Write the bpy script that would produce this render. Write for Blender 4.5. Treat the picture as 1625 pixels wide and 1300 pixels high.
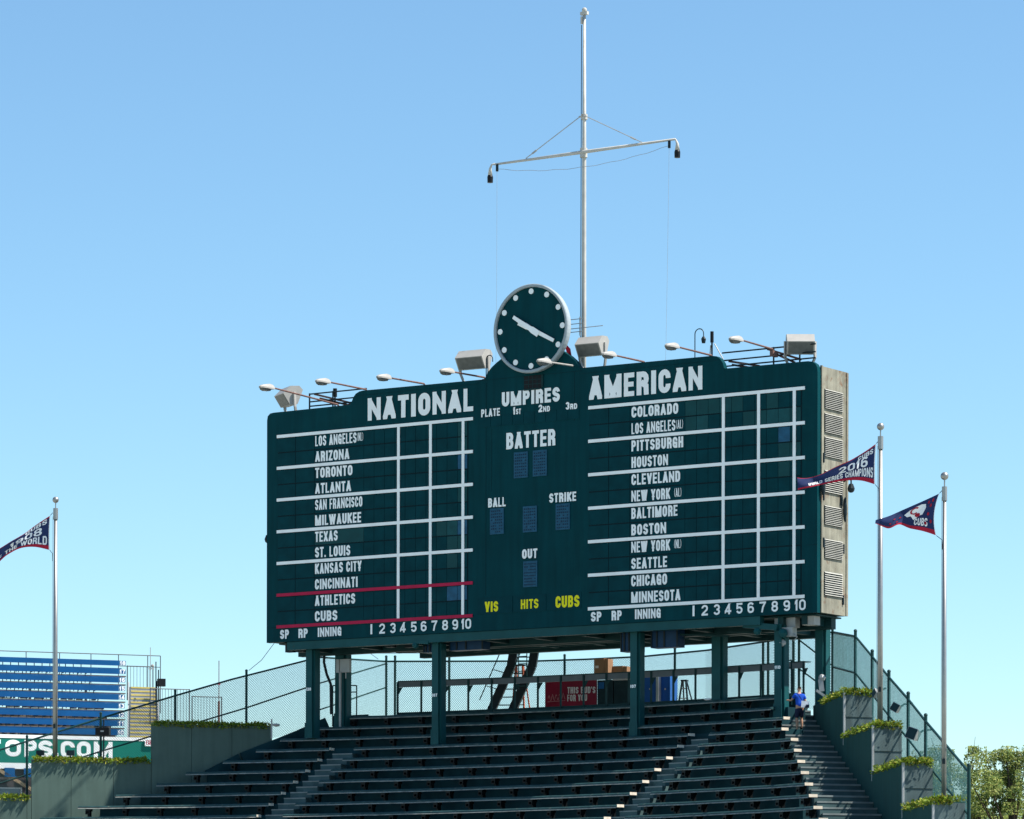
import bpy, math, random
from mathutils import Vector, Matrix
R = math.radians
for o in list(bpy.data.objects): bpy.data.objects.remove(o)
SC = bpy.context.scene
COL = SC.collection
rnd = random.Random(7)

# ------------------------------------------------------------------ camera, sky, sun, exposure
CAMZ = 8.0                       # seat behind home plate
FPX, SHY, ROLL = 6157.47, 873.24, 0.00192      # focal length in photo pixels (1625 wide), lens shift, roll
cd = bpy.data.cameras.new('camera'); cam = bpy.data.objects.new('camera', cd); COL.objects.link(cam)
cd.sensor_width = 36.0; cd.lens = 36.0*FPX/1625.0; cd.shift_y = SHY/1625.0
cd.clip_start = 1.0; cd.clip_end = 6000.0
cam.location = (0, 0, CAMZ); cam.rotation_euler = (R(90), -ROLL, 0)
SC.camera = cam
SUN_AZ, SUN_EL = 97.0, 55.5     # azimuth clockwise from the view direction (+Y)
w = bpy.data.worlds.new('World'); SC.world = w; w.use_nodes = True
nt = w.node_tree; nt.nodes.clear()
sky = nt.nodes.new('ShaderNodeTexSky'); sky.sky_type = 'NISHITA'; sky.sun_disc = False
sky.sun_elevation = R(SUN_EL); sky.sun_rotation = R(SUN_AZ)
sky.altitude = 0; sky.air_density = 1.0; sky.dust_density = 0.0; sky.ozone_density = 6.0
bg = nt.nodes.new('ShaderNodeBackground'); bg.inputs['Strength'].default_value = 0.087
wo = nt.nodes.new('ShaderNodeOutputWorld')
tint = nt.nodes.new('ShaderNodeMixRGB'); tint.blend_type = 'MULTIPLY'; tint.inputs[0].default_value = 1.0; tint.inputs[2].default_value = (0.94, 1.06, 1.0, 1)   # white balance of the daylight
nt.links.new(sky.outputs[0], tint.inputs[1]); nt.links.new(tint.outputs[0], bg.inputs[0]); nt.links.new(bg.outputs[0], wo.inputs[0])
sd = bpy.data.lights.new('sun', 'SUN'); sd.energy = 5.0; sd.angle = R(0.5); sd.color = (1.0, 0.94, 0.85)
sun = bpy.data.objects.new('sun', sd); COL.objects.link(sun)
SUNV = Vector((math.sin(R(SUN_AZ))*math.cos(R(SUN_EL)), math.cos(R(SUN_AZ))*math.cos(R(SUN_EL)), math.sin(R(SUN_EL))))
sun.location = SUNV*300; sun.rotation_euler = SUNV.to_track_quat('Z', 'Y').to_euler()
SC.view_settings.view_transform = 'Standard'; SC.view_settings.look = 'None'
SC.view_settings.gamma = 1.0; SC.view_settings.exposure = 0.97
SC.render.resolution_x = 1024; SC.render.resolution_y = 819

# ------------------------------------------------------------------ survey helpers (real distances from photo measurements)
def ray(px, py):
    x, y = px-812.5, py-650-SHY
    c, s = math.cos(ROLL), math.sin(ROLL)
    X, Y = c*x+s*y, -s*x+c*y
    return Vector((X/FPX, 1, -Y/FPX))
def at(px, py, d): return ray(px, py)*d + Vector((0, 0, CAMZ))
def atz(px, py, z):
    r = ray(px, py); return r*((z-CAMZ)/r.z) + Vector((0, 0, CAMZ))
def onplane(px, py, p0, n):
    r = ray(px, py); o = Vector((0, 0, CAMZ))
    return o + r*((Vector(p0)-o).dot(Vector(n))/r.dot(Vector(n)))

# ------------------------------------------------------------------ materials
MATS = {}
def mat(name, col, rough=0.6, var=0.12, scale=3.0, metal=0.0, spec=0.15, stain=None, stain_amt=0.0, stain_scale=1.2, bump=0.0, trans=0.0, streak=0.0):
    m = bpy.data.materials.new(name); m.use_nodes = True
    n = m.node_tree; b = n.nodes['Principled BSDF']
    b.inputs['Roughness'].default_value = rough; b.inputs['Metallic'].default_value = metal
    b.inputs['Specular IOR Level'].default_value = spec
    tc = n.nodes.new('ShaderNodeTexCoord')
    nz = n.nodes.new('ShaderNodeTexNoise'); nz.inputs['Scale'].default_value = scale; nz.inputs['Detail'].default_value = 6
    n.links.new(tc.outputs['Object'], nz.inputs['Vector'])
    rp = n.nodes.new('ShaderNodeValToRGB')
    rp.color_ramp.elements[0].position = 0.3; rp.color_ramp.elements[1].position = 0.7
    rp.color_ramp.elements[0].color = tuple(c*(1-var) for c in col)+(1,)
    rp.color_ramp.elements[1].color = tuple(min(1, c*(1+var)) for c in col)+(1,)
    n.links.new(nz.outputs['Fac'], rp.inputs['Fac'])
    out = rp.outputs[0]
    if stain:
        n2 = n.nodes.new('ShaderNodeTexNoise'); n2.inputs['Scale'].default_value = stain_scale; n2.inputs['Detail'].default_value = 8
        n2.inputs['Roughness'].default_value = 0.7
        n.links.new(tc.outputs['Object'], n2.inputs['Vector'])
        r2 = n.nodes.new('ShaderNodeValToRGB')
        r2.color_ramp.elements[0].position = 0.62-0.2*stain_amt; r2.color_ramp.elements[1].position = 0.70
        n.links.new(n2.outputs['Fac'], r2.inputs['Fac'])
        mx = n.nodes.new('ShaderNodeMixRGB'); n.links.new(r2.outputs[0], mx.inputs[0])
        n.links.new(out, mx.inputs[1]); mx.inputs[2].default_value = tuple(stain)+(1,)
        out = mx.outputs[0]
    if streak:      # rain streaks running down the surface
        mp = n.nodes.new('ShaderNodeMapping'); mp.inputs['Scale'].default_value = (5, 5, .35)
        n4 = n.nodes.new('ShaderNodeTexNoise'); n4.inputs['Scale'].default_value = 1.0; n4.inputs['Detail'].default_value = 5
        n.links.new(tc.outputs['Object'], mp.inputs[0]); n.links.new(mp.outputs[0], n4.inputs['Vector'])
        r4 = n.nodes.new('ShaderNodeValToRGB'); r4.color_ramp.elements[0].position = .35; r4.color_ramp.elements[1].position = .62
        r4.color_ramp.elements[0].color = (1-streak,)*3+(1,); r4.color_ramp.elements[1].color = (1, 1, 1, 1)
        n.links.new(n4.outputs['Fac'], r4.inputs['Fac'])
        m4 = n.nodes.new('ShaderNodeMixRGB'); m4.blend_type = 'MULTIPLY'; m4.inputs[0].default_value = 1.0
        n.links.new(out, m4.inputs[1]); n.links.new(r4.outputs[0], m4.inputs[2]); out = m4.outputs[0]
    n.links.new(out, b.inputs['Base Color'])
    if bump:
        bp = n.nodes.new('ShaderNodeBump'); bp.inputs['Strength'].default_value = bump; bp.inputs['Distance'].default_value = 0.02
        n3 = n.nodes.new('ShaderNodeTexNoise'); n3.inputs['Scale'].default_value = scale*6
        n.links.new(tc.outputs['Object'], n3.inputs['Vector'])
        n.links.new(n3.outputs['Fac'], bp.inputs['Height']); n.links.new(bp.outputs[0], b.inputs['Normal'])
    if trans:
        tr = n.nodes.new('ShaderNodeBsdfTranslucent'); n.links.new(out, tr.inputs[0])
        ms = n.nodes.new('ShaderNodeMixShader'); ms.inputs[0].default_value = trans
        n.links.new(b.outputs[0], ms.inputs[1]); n.links.new(tr.outputs[0], ms.inputs[2])
        n.links.new(ms.outputs[0], n.nodes['Material Output'].inputs[0])
    MATS[name] = m
    return m
M_BOARD = mat('board_green', (0.0004, 0.042, 0.052), 0.55, 0.10, 0.8, spec=0.06, stain=(0.002, 0.050, 0.059), stain_amt=0.3, stain_scale=0.5, streak=0.18)
M_SLOT = mat('slot_green', (0.0004, 0.037, 0.047), 0.5, 0.18, 2.0, spec=0.06)
M_SLOTT = mat('slot_teal', (0.004, 0.062, 0.070), 0.4, 0.2, 3.0)
M_SLOTB = mat('slot_blue_reflection', (0.014, 0.080, 0.150), 0.3, 0.25, 4.0)  # bluish reflection on some slots, put into the plate colour
M_SLOTG = mat('slot_mid_green', (0.002, 0.050, 0.055), 0.4, 0.15, 2.0)
M_GAP = mat('dark_gap', (0.001, 0.015, 0.021), 0.8, 0.1)
M_WHITE = mat('white_paint', (0.86, 0.88, 0.88), 0.5, 0.05, 2.0)
M_RED = mat('red_paint', (0.42, 0.010, 0.055), 0.5, 0.10, 3.0)
M_YEL = mat('yellow_paint', (0.80, 0.72, 0.008), 0.5, 0.05)
M_LED = mat('lamp_panel_blue', (0.012, 0.075, 0.135), 0.4, 0.2, 6.0)
M_LEDD = mat('lamp_panel_dot', (0.003, 0.022, 0.050), 0.3, 0.1)
M_SIDE = mat('cabinet_metal', (0.245, 0.235, 0.185), 0.65, 0.18, 2.5, stain=(0.16, 0.085, 0.05), stain_amt=0.40, stain_scale=3.0, streak=0.30)
M_LOUV = mat('louvre_grey', (0.33, 0.33, 0.30), 0.6, 0.1)
M_BACK = mat('cabinet_dark', (0.02, 0.05, 0.05), 0.7)
M_STEEL = mat('teal_steel', (0.007, 0.066, 0.072), 0.5, 0.15, 1.5, stain=(0.03, 0.05, 0.04), stain_amt=0.1)
M_STEELD = mat('dark_green_steel', (0.006, 0.035, 0.038), 0.55, 0.15)
M_SEAT = mat('bench_green', (0.021, 0.056, 0.060), 0.55, 0.2, 4.0, stain=(0.11, 0.12, 0.10), stain_amt=0.25, stain_scale=5.0)
M_EDGE = mat('worn_edge', (0.21, 0.22, 0.20), 0.5, 0.35, 6.0)
M_CAP = mat('bare_end_grain', (0.66, 0.58, 0.47), 0.6, 0.15, 8.0)
M_IRON = mat('black_iron', (0.006, 0.008, 0.009), 0.4, 0.2)
M_TERR = mat('terrace_green', (0.005, 0.036, 0.046), 0.7, 0.25, 1.5, stain=(0.012, 0.046, 0.055), stain_amt=0.2)
M_STEP = mat('step_green_grey', (0.060, 0.105, 0.110), 0.7, 0.2, 2.0, stain=(0.03, 0.06, 0.065), stain_amt=0.25)
M_NOSE = mat('step_nosing', (0.20, 0.23, 0.23), 0.6, 0.2, 3.0)
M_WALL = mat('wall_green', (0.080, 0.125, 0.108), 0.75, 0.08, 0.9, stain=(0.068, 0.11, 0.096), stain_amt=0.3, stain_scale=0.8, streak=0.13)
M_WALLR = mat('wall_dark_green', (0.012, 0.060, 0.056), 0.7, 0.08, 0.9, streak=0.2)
M_PLF = mat('planter_end_grey', (0.085, 0.125, 0.13), 0.7, 0.12, 2.0, streak=0.3)
M_FENCE = mat('fence_green', (0.008, 0.040, 0.040), 0.5, 0.2)
M_ALU = mat('brushed_aluminium', (0.31, 0.31, 0.30), 0.42, 0.08, 3.0, metal=0.75)
M_MAST = mat('mast_white', (0.46, 0.445, 0.41), 0.5, 0.12, 2.5, stain=(0.30, 0.22, 0.16), stain_amt=0.1, stain_scale=3)
M_LAMPW = mat('lamp_housing', (0.33, 0.32, 0.30), 0.5, 0.06, 4.0)
M_LENS = mat('lamp_lens', (0.12, 0.125, 0.12), 0.25, 0.15, 6.0)
M_RUST = mat('rust_red', (0.15, 0.085, 0.072), 0.7, 0.3, 6.0)
M_DARK = mat('dark_metal', (0.012, 0.022, 0.028), 0.5, 0.2)
M_NAVYBOX = mat('navy_box', (0.006, 0.035, 0.085), 0.4, 0.15)
M_BLACK = mat('black_plastic', (0.008, 0.009, 0.011), 0.45, 0.2)
M_LEAF = mat('juniper_green', (0.155, 0.225, 0.022), 0.6, 0.45, 9.0, trans=0.25)
M_LEAF2 = mat('juniper_olive', (0.26, 0.25, 0.035), 0.6, 0.4, 9.0, trans=0.25)
M_TREE = mat('tree_leaf', (0.19, 0.25, 0.055), 0.55, 0.4, 3.0, trans=0.35)
M_TREE2 = mat('tree_leaf_yellow', (0.30, 0.32, 0.09), 0.55, 0.35, 3.0, trans=0.35)
M_TREE3 = mat('tree_leaf_dark', (0.085, 0.14, 0.042), 0.55, 0.3, 3.0, trans=0.25)
M_BARK = mat('bark', (0.075, 0.055, 0.040), 0.9, 0.3, 8.0)
M_RBLUE = mat('bench_blue', (0.006, 0.085, 0.235), 0.45, 0.10, 1.5)
M_BANNER = mat('banner_green', (0.006, 0.165, 0.125), 0.6, 0.06, 0.6)
M_RAILG = mat('railing_grey', (0.085, 0.095, 0.105), 0.55, 0.15)
M_GALV = mat('galvanised', (0.34, 0.35, 0.35), 0.5, 0.12, metal=0.3)
M_ROOFT = mat('roof_concrete', (0.40, 0.40, 0.39), 0.8, 0.12)
M_YNOSE = mat('stair_yellow', (0.52, 0.42, 0.12), 0.7, 0.15)
M_BRICK = mat('brick_dark', (0.055, 0.05, 0.055), 0.85, 0.25, 5.0)
M_WOOD = mat('weathered_wood', (0.26, 0.19, 0.12), 0.8, 0.2, 6.0)
M_GLASS = mat('window_glass', (0.02, 0.05, 0.09), 0.1, 0.1, spec=0.8)
M_CARD = mat('cardboard', (0.26, 0.15, 0.085), 0.85, 0.08)
M_SIGNR = mat('sign_red', (0.20, 0.008, 0.028), 0.4, 0.2, 1.5)
M_SIGNT = mat('sign_print', (0.62, 0.58, 0.55), 0.5, 0.1)
M_BOOTH = mat('booth_dark', (0.010, 0.030, 0.036), 0.6, 0.2)
M_DOORB = mat('door_blue', (0.010, 0.075, 0.26), 0.5, 0.1)
M_ORANGE = mat('ladder_orange', (0.36, 0.085, 0.035), 0.6, 0.2)
M_NAVY = mat('flag_navy', (0.022, 0.035, 0.105), 0.8, 0.12, 3.0, trans=0.25)
M_FRED = mat('flag_red', (0.40, 0.018, 0.040), 0.8, 0.12, 3.0, trans=0.25)
M_FWHITE = mat('flag_white', (0.82, 0.82, 0.82), 0.8, 0.05)
M_SKIN = mat('skin', (0.42, 0.24, 0.16), 0.6, 0.06, 8.0)
M_SHIRT = mat('shirt_blue', (0.012, 0.075, 0.46), 0.85, 0.12, 6.0)
M_SHORT = mat('shorts_navy', (0.015, 0.020, 0.045), 0.85, 0.12, 6.0)
M_HAIR = mat('hair_dark', (0.025, 0.017, 0.012), 0.8, 0.2, 20.0)
M_BAG = mat('bag_white', (0.60, 0.64, 0.70), 0.7, 0.2, 8.0)
M_GROUND = mat('ground', (0.30, 0.31, 0.27), 0.9, 0.3, 0.05)

# ------------------------------------------------------------------ mesh builder
class MB:
    def __init__(s, o=(0, 0, 0)): s.v = []; s.f = []; s.m = []; s.o = Vector(o)
    def face(s, pts, mi=0):
        b = len(s.v); s.v += [Vector(p) for p in pts]; s.f.append(tuple(range(b, b+len(pts)))); s.m.append(mi)
    def hexa(s, p, mi=0):        # 8 points: bottom ring 0-3, top ring 4-7
        b = len(s.v); s.v += [Vector(q) for q in p]
        for q in ((3, 2, 1, 0), (4, 5, 6, 7), (0, 1, 5, 4), (1, 2, 6, 5), (2, 3, 7, 6), (3, 0, 4, 7)):
            s.f.append(tuple(b+i for i in q)); s.m.append(mi)
    def box(s, x0, x1, y0, y1, z0, z1, mi=0, fr=None):
        p = [(x0, y0, z0), (x1, y0, z0), (x1, y1, z0), (x0, y1, z0), (x0, y0, z1), (x1, y0, z1), (x1, y1, z1), (x0, y1, z1)]
        if fr: p = [fr @ Vector(q) for q in p]
        s.hexa(p, mi)
    def prism(s, poly, fn0, fn1, mi=0):   # poly of 2D points, two maps to 3D
        n = len(poly); b = len(s.v)
        s.v += [Vector(fn0(*p)) for p in poly] + [Vector(fn1(*p)) for p in poly]
        s.f.append(tuple(range(b, b+n))); s.m.append(mi)
        s.f.append(tuple(range(b+2*n-1, b+n-1, -1))); s.m.append(mi)
        for i in range(n):
            j = (i+1) % n
            s.f.append((b+i, b+n+i, b+n+j, b+j)); s.m.append(mi)
    def tube(s, pts, r, n=8, mi=0, cap=True):
        pts = [Vector(p) for p in pts]; rr = r if isinstance(r, (list, tuple)) else [r]*len(pts)
        b = len(s.v); up = None
        for i, p in enumerate(pts):
            t = (pts[min(i+1, len(pts)-1)]-pts[max(i-1, 0)]).normalized()
            if up is None: up = t.orthogonal().normalized()
            a = (up-t*up.dot(t)).normalized(); up = a; c = t.cross(a)
            for k in range(n):
                g = 2*math.pi*k/n; s.v.append(p+(a*math.cos(g)+c*math.sin(g))*rr[i])
        for i in range(len(pts)-1):
            for k in range(n):
                s.f.append((b+i*n+k, b+i*n+(k+1) % n, b+(i+1)*n+(k+1) % n, b+(i+1)*n+k)); s.m.append(mi)
        if cap:
            s.f.append(tuple(b+k for k in range(n-1, -1, -1))); s.m.append(mi)
            e = b+(len(pts)-1)*n; s.f.append(tuple(e+k for k in range(n))); s.m.append(mi)
    def bar(s, p0, p1, w, h, up=(0, 0, 1), mi=0):   # rectangular bar, w sideways, h along up
        p0, p1 = Vector(p0), Vector(p1); t = (p1-p0).normalized(); u = Vector(up)
        if abs(t.dot(u)) > 0.98: u = Vector((0, 1, 0))
        sd_ = t.cross(u).normalized()*(w/2); uu = sd_.cross(t).normalized()*(h/2)
        s.hexa([p0-sd_-uu, p0+sd_-uu, p1+sd_-uu, p1-sd_-uu, p0-sd_+uu, p0+sd_+uu, p1+sd_+uu, p1-sd_+uu], mi)
    def ball(s, c, r, n=12, mi=0, sc=(1, 1, 1)):
        c = Vector(c); b = len(s.v); m = n//2
        for i in range(m+1):
            th = math.pi*i/m
            for k in range(n):
                g = 2*math.pi*k/n
                s.v.append(c+Vector((math.sin(th)*math.cos(g)*sc[0], math.sin(th)*math.sin(g)*sc[1], math.cos(th)*sc[2]))*r)
        for i in range(m):
            for k in range(n):
                s.f.append((b+i*n+k, b+(i+1)*n+k, b+(i+1)*n+(k+1) % n, b+i*n+(k+1) % n)); s.m.append(mi)
    def build(s, name, mats, parent=None, smooth=False):
        me = bpy.data.meshes.new(name)
        me.from_pydata([v-s.o for v in s.v], [], s.f)
        for mm in (mats if isinstance(mats, (list, tuple)) else [mats]): me.materials.append(mm)
        me.polygons.foreach_set('material_index', s.m)
        if smooth: me.polygons.foreach_set('use_smooth', [True]*len(s.f))
        me.update(); me.validate()
        ob = bpy.data.objects.new(name, me); COL.objects.link(ob)
        if parent: ob.parent = parent
        else: ob.location = s.o
        return ob
def thing(name, label, cat, loc=(0, 0, 0), rz=0, group=None):
    o = bpy.data.objects.new(name, None); COL.objects.link(o); o.empty_display_size = 0.3
    o.location = loc; o.rotation_euler = (0, 0, rz); o['label'] = label; o['category'] = cat
    if group: o['group'] = group
    return o
def tag(o, label, cat, group=None):
    o['label'] = label; o['category'] = cat
    if group: o['group'] = group
    return o
def link_copy(o, parent, loc, rz=0.0):
    c = o.copy(); COL.objects.link(c); c.parent = parent; c.location = loc; c.rotation_euler = (0, 0, rz); return c
ORD = ['first', 'second', 'third', 'fourth', 'fifth', 'sixth', 'seventh', 'eighth', 'ninth', 'tenth', 'eleventh', 'twelfth', 'thirteenth', 'fourteenth']

# ------------------------------------------------------------------ bold condensed sign lettering made of strokes
def rr(x0, y0, x1, y1, rx, ry):
    P = []
    for cx, cy, a0 in ((x1-rx, y1-ry, 0), (x0+rx, y1-ry, 90), (x0+rx, y0+ry, 180), (x1-rx, y0+ry, 270)):
        for k in range(5):
            a = R(a0+22.5*k); P.append((cx+rx*math.cos(a), cy+ry*math.sin(a)))
    return P
def arcp(cx, cy, rx, ry, a0, a1, n=6):
    return [(cx+rx*math.cos(R(a0+(a1-a0)*k/n)), cy+ry*math.sin(R(a0+(a1-a0)*k/n))) for k in range(n+1)]
_S = arcp(.5, .74, .5, .26, 0, 180, 8) + [(.03, .64), (.16, .57), (.84, .43), (.97, .36)] + arcp(.5, .26, .5, .26, 0, -180, 8)
_C = arcp(.5, .74, .5, .26, 0, 180, 8)[0:0] + [(1, .66)] + arcp(.5, .74, .5, .26, 0, 180, 8) + arcp(.5, .26, .5, .26, 180, 360, 8) + [(1, .34)]
_P = [(0, 1)] + [(.55, 1)] + arcp(.6, .74, .4, .26, 90, -90, 6) + [(0, .48)]
G = {
 'A': (.62, [([(0, 0), (.5, 1)], 0), ([(1, 0), (.5, 1)], 0), ([(.2, .24), (.8, .24)], 0)]),
 'B': (.56, [([(0, 0), (0, 1)], 0), ([(0, 1), (.55, 1)]+arcp(.58, .76, .38, .24, 90, -90, 6)+[(0, .52)], 0), ([(.3, .52), (.58, .52)]+arcp(.6, .26, .40, .26, 90, -90, 6)+[(0, 0)], 0)]),
 'C': (.56, [(_C, 0)]),
 'D': (.57, [([(0, 0), (0, 1), (.45, 1)]+arcp(.5, .72, .5, .28, 90, 0, 5)+arcp(.5, .28, .5, .28, 0, -90, 5)+[(.45, 0), (0, 0)], 1)]),
 'E': (.49, [([(0, 0), (0, 1)], 0), ([(0, 1), (1, 1)], 0), ([(0, .51), (.9, .51)], 0), ([(0, 0), (1, 0)], 0)]),
 'F': (.48, [([(0, 0), (0, 1)], 0), ([(0, 1), (1, 1)], 0), ([(0, .50), (.88, .50)], 0)]),
 'G': (.58, [(_C[:-1]+[(1, .42)], 0), ([(.55, .45), (1, .45)], 0), ([(1, .45), (1, 0)], 0)]),
 'H': (.58, [([(0, 0), (0, 1)], 0), ([(1, 0), (1, 1)], 0), ([(0, .51), (1, .51)], 0)]),
 'I': (.24, [([(.5, 0), (.5, 1)], 0)]),
 'K': (.60, [([(0, 0), (0, 1)], 0), ([(0, .38), (1, 1)], 0), ([(.35, .55), (1, 0)], 0)]),
 'L': (.46, [([(0, 0), (0, 1)], 0), ([(0, 0), (1, 0)], 0)]),
 'M': (.82, [([(0, 0), (0, 1)], 0), ([(0, 1), (.5, .05)], 0), ([(1, 1), (.5, .05)], 0), ([(1, 0), (1, 1)], 0)]),
 'N': (.64, [([(0, 0), (0, 1)], 0), ([(0, 1), (1, 0)], 0), ([(1, 0), (1, 1)], 0)]),
 'O': (.58, [(rr(0, 0, 1, 1, .5, .28), 1)]),
 'P': (.54, [([(0, 0), (0, 1)], 0), (_P, 0)]),
 'R': (.57, [([(0, 0), (0, 1)], 0), (_P, 0), ([(.55, .48), (.97, .34), (1, 0)], 0)]),
 'S': (.56, [(_S, 0)]),
 'T': (.52, [([(0, 1), (1, 1)], 0), ([(.5, 0), (.5, 1)], 0)]),
 'U': (.58, [([(0, 1), (0, .28)]+arcp(.5, .28, .5, .28, 180, 360, 8)+[(1, 1)], 0)]),
 'V': (.60, [([(0, 1), (.5, 0)], 0), ([(1, 1), (.5, 0)], 0)]),
 'W': (.92, [([(0, 1), (.25, 0)], 0), ([(.5, 1), (.25, 0)], 0), ([(.5, 1), (.75, 0)], 0), ([(1, 1), (.75, 0)], 0)]),
 'X': (.60, [([(0, 0), (1, 1)], 0), ([(0, 1), (1, 0)], 0)]),
 'Y': (.60, [([(0, 1), (.5, .45)], 0), ([(1, 1), (.5, .45)], 0), ([(.5, 0), (.5, .5)], 0)]),
 'Z': (.52, [([(0, 1), (1, 1)], 0), ([(1, 1), (0, 0)], 0), ([(0, 0), (1, 0)], 0)]),
 '0': (.54, [(rr(0, 0, 1, 1, .5, .28), 1)]),
 '1': (.26, [([(.6, 0), (.6, 1)], 0), ([(.6, 1), (.0, .84)], 0)]),
 '2': (.52, [([(0, .72)]+arcp(.5, .74, .5, .26, 180, 0, 8)+[(.94, .56), (.05, .08)], 0), ([(0, 0), (1, 0)], 0)]),
 '3': (.52, [(arcp(.5, .75, .48, .25, 170, -60, 8)+[(.5, .52)], 0), ([(.45, .52), (.7, .5)]+arcp(.5, .26, .5, .26, 50, -170, 9), 0)]),
 '4': (.54, [([(.72, 0), (.72, 1)], 0), ([(.72, 1), (0, .26)], 0), ([(0, .24), (1, .24)], 0)]),
 '5': (.52, [([(.95, 1), (.08, 1), (.04, .52)], 0), ([(.04, .52), (.3, .60)]+arcp(.5, .30, .5, .30, 80, -165, 9), 0)]),
 '6': (.54, [(arcp(.5, .74, .5, .26, 20, 180, 7)+[(0, .28)], 0), (rr(0, 0, 1, .58, .5, .26), 1)]),
 '7': (.50, [([(0, 1), (1, 1)], 0), ([(1, 1), (.55, .5), (.38, 0)], 0)]),
 '8': (.54, [(rr(.04, .52, .96, 1, .46, .22), 1), (rr(0, 0, 1, .52, .5, .24), 1)]),
 '9': (.54, [(arcp(.5, .26, .5, .26, 200, 360, 7)+[(1, .72)], 0), (rr(0, .42, 1, 1, .5, .26), 1)]),
 '.': (.20, [([(.5, 0), (.5, .04)], 0)]),
 "'": (.20, [([(.5, .85), (.5, 1)], 0)]),
 '(': (.26, [([(1, 1), (.25, .75), (.1, .5), (.25, .25), (1, 0)], 0)]),
 ')': (.26, [([(0, 1), (.75, .75), (.9, .5), (.75, .25), (0, 0)], 0)]),
 ' ': (.28, []),
}
def clip(poly, x0, x1, y0, y1):
    for ax, lim, sgn in ((0, x0, 1), (0, x1, -1), (1, y0, 1), (1, y1, -1)):
        out = []
        for i in range(len(poly)):
            a, b = poly[i-1], poly[i]
            da, db = sgn*(a[ax]-lim), sgn*(b[ax]-lim)
            if (da >= 0) != (db >= 0):
                t = da/(da-db); out.append((a[0]+(b[0]-a[0])*t, a[1]+(b[1]-a[1])*t))
            if db >= 0: out.append(b)
        poly = out
        if len(poly) < 3: return None
    return poly
def text(mb, s, x0, x1, y0, H, T, place, mi=0, slant=0.0):
    """sign lettering between x0 and x1, cap height H, stroke T; place(x, y, lift) gives the 3D point"""
    gap = .11
    tot = sum(G[c][0] for c in s)+gap*(len(s)-1)
    k = (x1-x0)/tot
    x = x0
    for c in s:
        a, strokes = G[c]; W = a*k
        t = min(T, W*(.31 if c in 'MWN' else .40)) if c not in "I1.'" else min(T, W*.95)
        lift = 0.0
        for pts, closed in strokes:
            lift += .0016
            P = [(x+t/2+p[0]*(W-t), y0+t/2+p[1]*(H-t)) for p in pts]
            P = [q for i, q in enumerate(P) if i == 0 or (q[0]-P[i-1][0])**2+(q[1]-P[i-1][1])**2 > 1e-9]
            n = len(P)
            if closed and (P[0][0]-P[-1][0])**2+(P[0][1]-P[-1][1])**2 < 1e-10: P.pop(); n -= 1
            if not closed:
                def ext(p, q, e):
                    L = math.hypot(p[0]-q[0], p[1]-q[1]) or 1; return (p[0]+(p[0]-q[0])/L*e, p[1]+(p[1]-q[1])/L*e)
                diag = len(P) == 2 and abs(P[0][0]-P[1][0]) > 1e-6 and abs(P[0][1]-P[1][1]) > 1e-6
                e = t*1.2 if diag else (0.0 if len(pts) > 8 and c in 'CSGRBP235689' else t/2)
                P = [ext(P[0], P[1], e)]+P[1:-1]+[ext(P[-1], P[-2], e)]
                n = len(P)
            offs = []
            for i in range(n):
                ds = []
                for a_, b_ in (((i-1), i), (i, (i+1))):
                    if not closed and (a_ < 0 or b_ >= n): continue
                    p, q = P[a_ % n], P[b_ % n]; L = math.hypot(q[0]-p[0], q[1]-p[1]) or 1
                    ds.append((-(q[1]-p[1])/L, (q[0]-p[0])/L))
                if len(ds) == 1: offs.append((ds[0][0]*t/2, ds[0][1]*t/2))
                else:
                    mx, my = ds[0][0]+ds[1][0], ds[0][1]+ds[1][1]; d2 = max(mx*mx+my*my, .35)
                    offs.append((mx*t/d2, my*t/d2))
            for i in range(n if closed else n-1):
                j = (i+1) % n
                q = [(P[i][0]+offs[i][0], P[i][1]+offs[i][1]), (P[i][0]-offs[i][0], P[i][1]-offs[i][1]),
                     (P[j][0]-offs[j][0], P[j][1]-offs[j][1]), (P[j][0]+offs[j][0], P[j][1]+offs[j][1])]
                q = clip(q, x-.001, x+W+.001, y0-.0005, y0+H+.0005)
                if q: mb.face([place(u+slant*(v-y0), v, lift) for u, v in q], mi)
        x += W+gap*k

# ------------------------------------------------------------------ ground
g = MB(); g.face([(-4000, -500, 0), (4000, -500, 0), (4000, 5000, 0), (-4000, 5000, 0)])
gr = g.build('ground', M_GROUND); gr['kind'] = 'structure'

# ------------------------------------------------------------------ scoreboard
YAW = 0.592503
B0 = Vector((-8.92306, 140.7443, 26.91612)); BW, BT, BB, BD = 22.86, 0.89, -7.44, 2.0
BM = Matrix.Translation(B0) @ Matrix.Rotation(-YAW, 4, 'Z')
def bw(u, dp, v): return BM @ Vector((u, dp, v))
sb = thing('scoreboard', 'huge dark green hand operated scoreboard on steel posts above the bleachers', 'scoreboard', B0, -YAW)
top = [(0, .62), (0.03, .78), (.14, .87), (.3, .89), (3.70, .91), (3.80, 1.0), (3.87, 1.15), (3.98, 1.28), (4.14, 1.35), (4.3, 1.37), (9.56, 1.34), (9.60, 1.42), (9.70, 1.58), (9.86, 1.74), (10.06, 1.88), (10.3, 2.02), (10.9, 2.25), (11.6, 2.35), (12.3, 2.25), (12.8, 2.05), (13.1, 1.86), (13.34, 1.66), (13.5, 1.44), (13.52, 1.40), (18.8, 1.37), (18.98, 1.34), (19.12, 1.24), (19.22, 1.1), (19.27, .93), (19.32, .90), (22.5, .88), (22.66, .85), (22.78, .77), (22.84, .66), (22.86, .5)]
mb = MB(); poly = [(0, BB)]+[(BW, BB)]+top[::-1]
mb.prism(poly, lambda u, v: (u, 0, v), lambda u, v: (u, .22, v))
mb.build('face_panel', M_BOARD, sb)
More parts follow.
